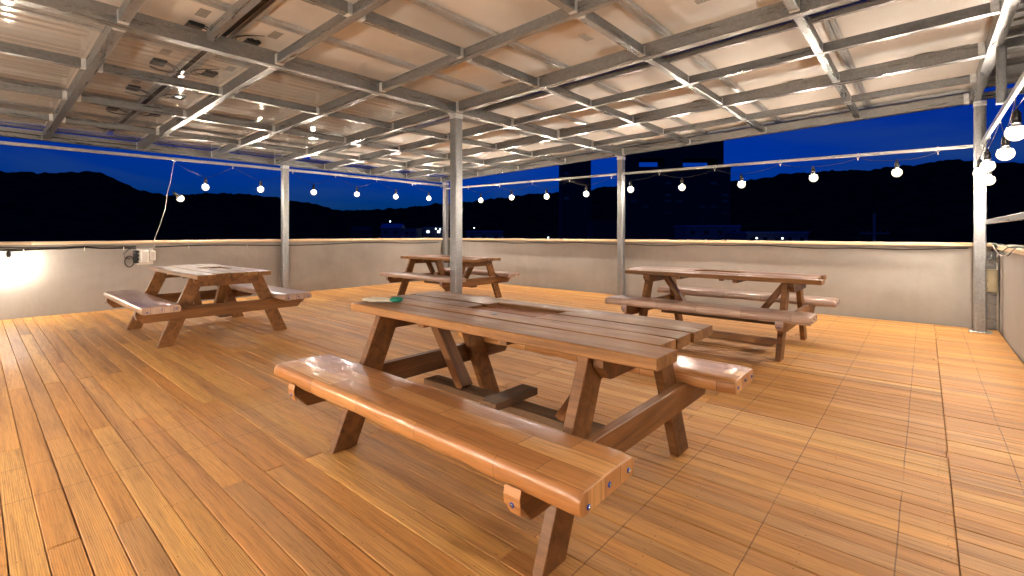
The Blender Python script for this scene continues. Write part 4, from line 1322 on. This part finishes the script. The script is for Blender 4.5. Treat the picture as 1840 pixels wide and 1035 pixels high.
house('low shop with sky-tinted roof and a small lit lamp right of the broad tower', 1375, 110, 419, 120, 10, M['bld2'], M['roofskytint'], False, 0)
house('small dark house among the trees below the left hill', 650, 30, 414, 210, 8, M['bld'], M['bld'], True, 0)

def street_lamp(label, u, v, depth, size):
    x, y = far(u, depth); z = up(v, depth)
    t = thing('street_lamp', label, 'street lamp', (x, y, GZ), 'far street lamps')
    H = z - GZ
    bq = MB(); bq.tube([(0, 0, 0), (0, 0, H * 0.6), (0, 0, H)], [0.09, 0.07, 0.05], 6)
    link('pole', bq.mesh('pole', M['galv']), (x, y, GZ), None, t)
    bq = MB(); bq.lathe([(0, size), (size * 0.8, size * 0.6), (size, 0), (size * 0.7, -size * 0.6), (0, -size * 0.8)], 8)
    link('lantern', bq.mesh('lantern', M['litwarm'], True), (x, y, z), None, t)
for i, (u, v, d, s_) in enumerate([(701, 398, 180, 0.22), (783, 411, 190, 0.22), (791, 412, 188, 0.24), (797, 409, 195, 0.2), (852, 409.5, 210, 0.18), (985, 427, 130, 0.16), (1360, 428, 110, 0.18), (1406, 428.5, 110, 0.18)]):
    street_lamp(['greenish street lamp on the dark hillside left of the central post', 'leftmost of three white street lamps close together left of the central post', 'brightest of three white street lamps close together left of the central post',
                 'rightmost of three white street lamps close together left of the central post', 'tiny street lamp just right of the central post', 'tiny lamp just above the back wall cap left of the slim tower',
                 'tiny lamp above the back wall cap, left one of the right-hand pair', 'tiny lamp above the back wall cap, right one of the right-hand pair'][i], u, v, d, s_)
# utility pole
x, y = far(1571, 55)
t = thing('utility_pole', 'tall concrete utility pole with a crossarm beyond the back wall on the right', 'utility pole', (x, y, GZ))
zt = up(384, 55)
b = MB(); b.tube([(0, 0, 0), (0, 0, (zt - GZ) * 0.5), (0, 0, zt - GZ)], [0.26, 0.2, 0.12], 10)
link('pole', b.mesh('pole', M['bld2'], True), (x, y, GZ), None, t)
zc = up(419, 55)
bar('crossarm', (x - math.cos(YAW) * 1.7, y - math.sin(YAW) * 1.7, zc), (x + math.cos(YAW) * 1.7, y + math.sin(YAW) * 1.7, zc), 0.10, 0.10, M['galv'], t)
for k in (-1.5, -0.7, 0.7, 1.5):
    b = MB(); b.lathe([(0, 0.28), (0.05, 0.26), (0.03, 0.18), (0.06, 0.14), (0.03, 0.08), (0.05, 0.0), (0, 0)], 8)
    link('insulator', b.mesh('insulator', M['bld2'], True), (x + math.cos(YAW) * k, y + math.sin(YAW) * k, zc + 0.051), None, t)
# radio mast on the right hill
d = 880
for u, v0, v1, lab, litm in ((1518, 322, 309, 'thin radio mast on the ridge of the right hill', False), (1509, 322, 316, 'short mast with a small light on the right hill ridge', True)):
    x, y = far(u, d)
    t = thing('radio_mast', lab, 'mast', (x, y, up(v0 + 6, d)))
    zz0, zz1 = up(v0 + 6, d), up(v1, d)
    b = MB(); b.tube([(0, 0, 0), (0, 0, (zz1 - zz0) * 0.6), (0, 0, zz1 - zz0)], [0.9, 0.5, 0.2], 6)
    b.box((-1.2, -0.15, (zz1 - zz0) * 0.7), (1.2, 0.15, (zz1 - zz0) * 0.7 + 0.4))
    link('lattice', b.mesh('lattice', M['bld']), (x, y, zz0), None, t)
    if litm:
        b = MB(); b.lathe([(0, 0.8), (0.7, 0.4), (0.7, -0.4), (0, -0.8)], 8)
        link('beacon', b.mesh('beacon', M['litwarm']), (x, y, zz1 + 0.9), None, t)
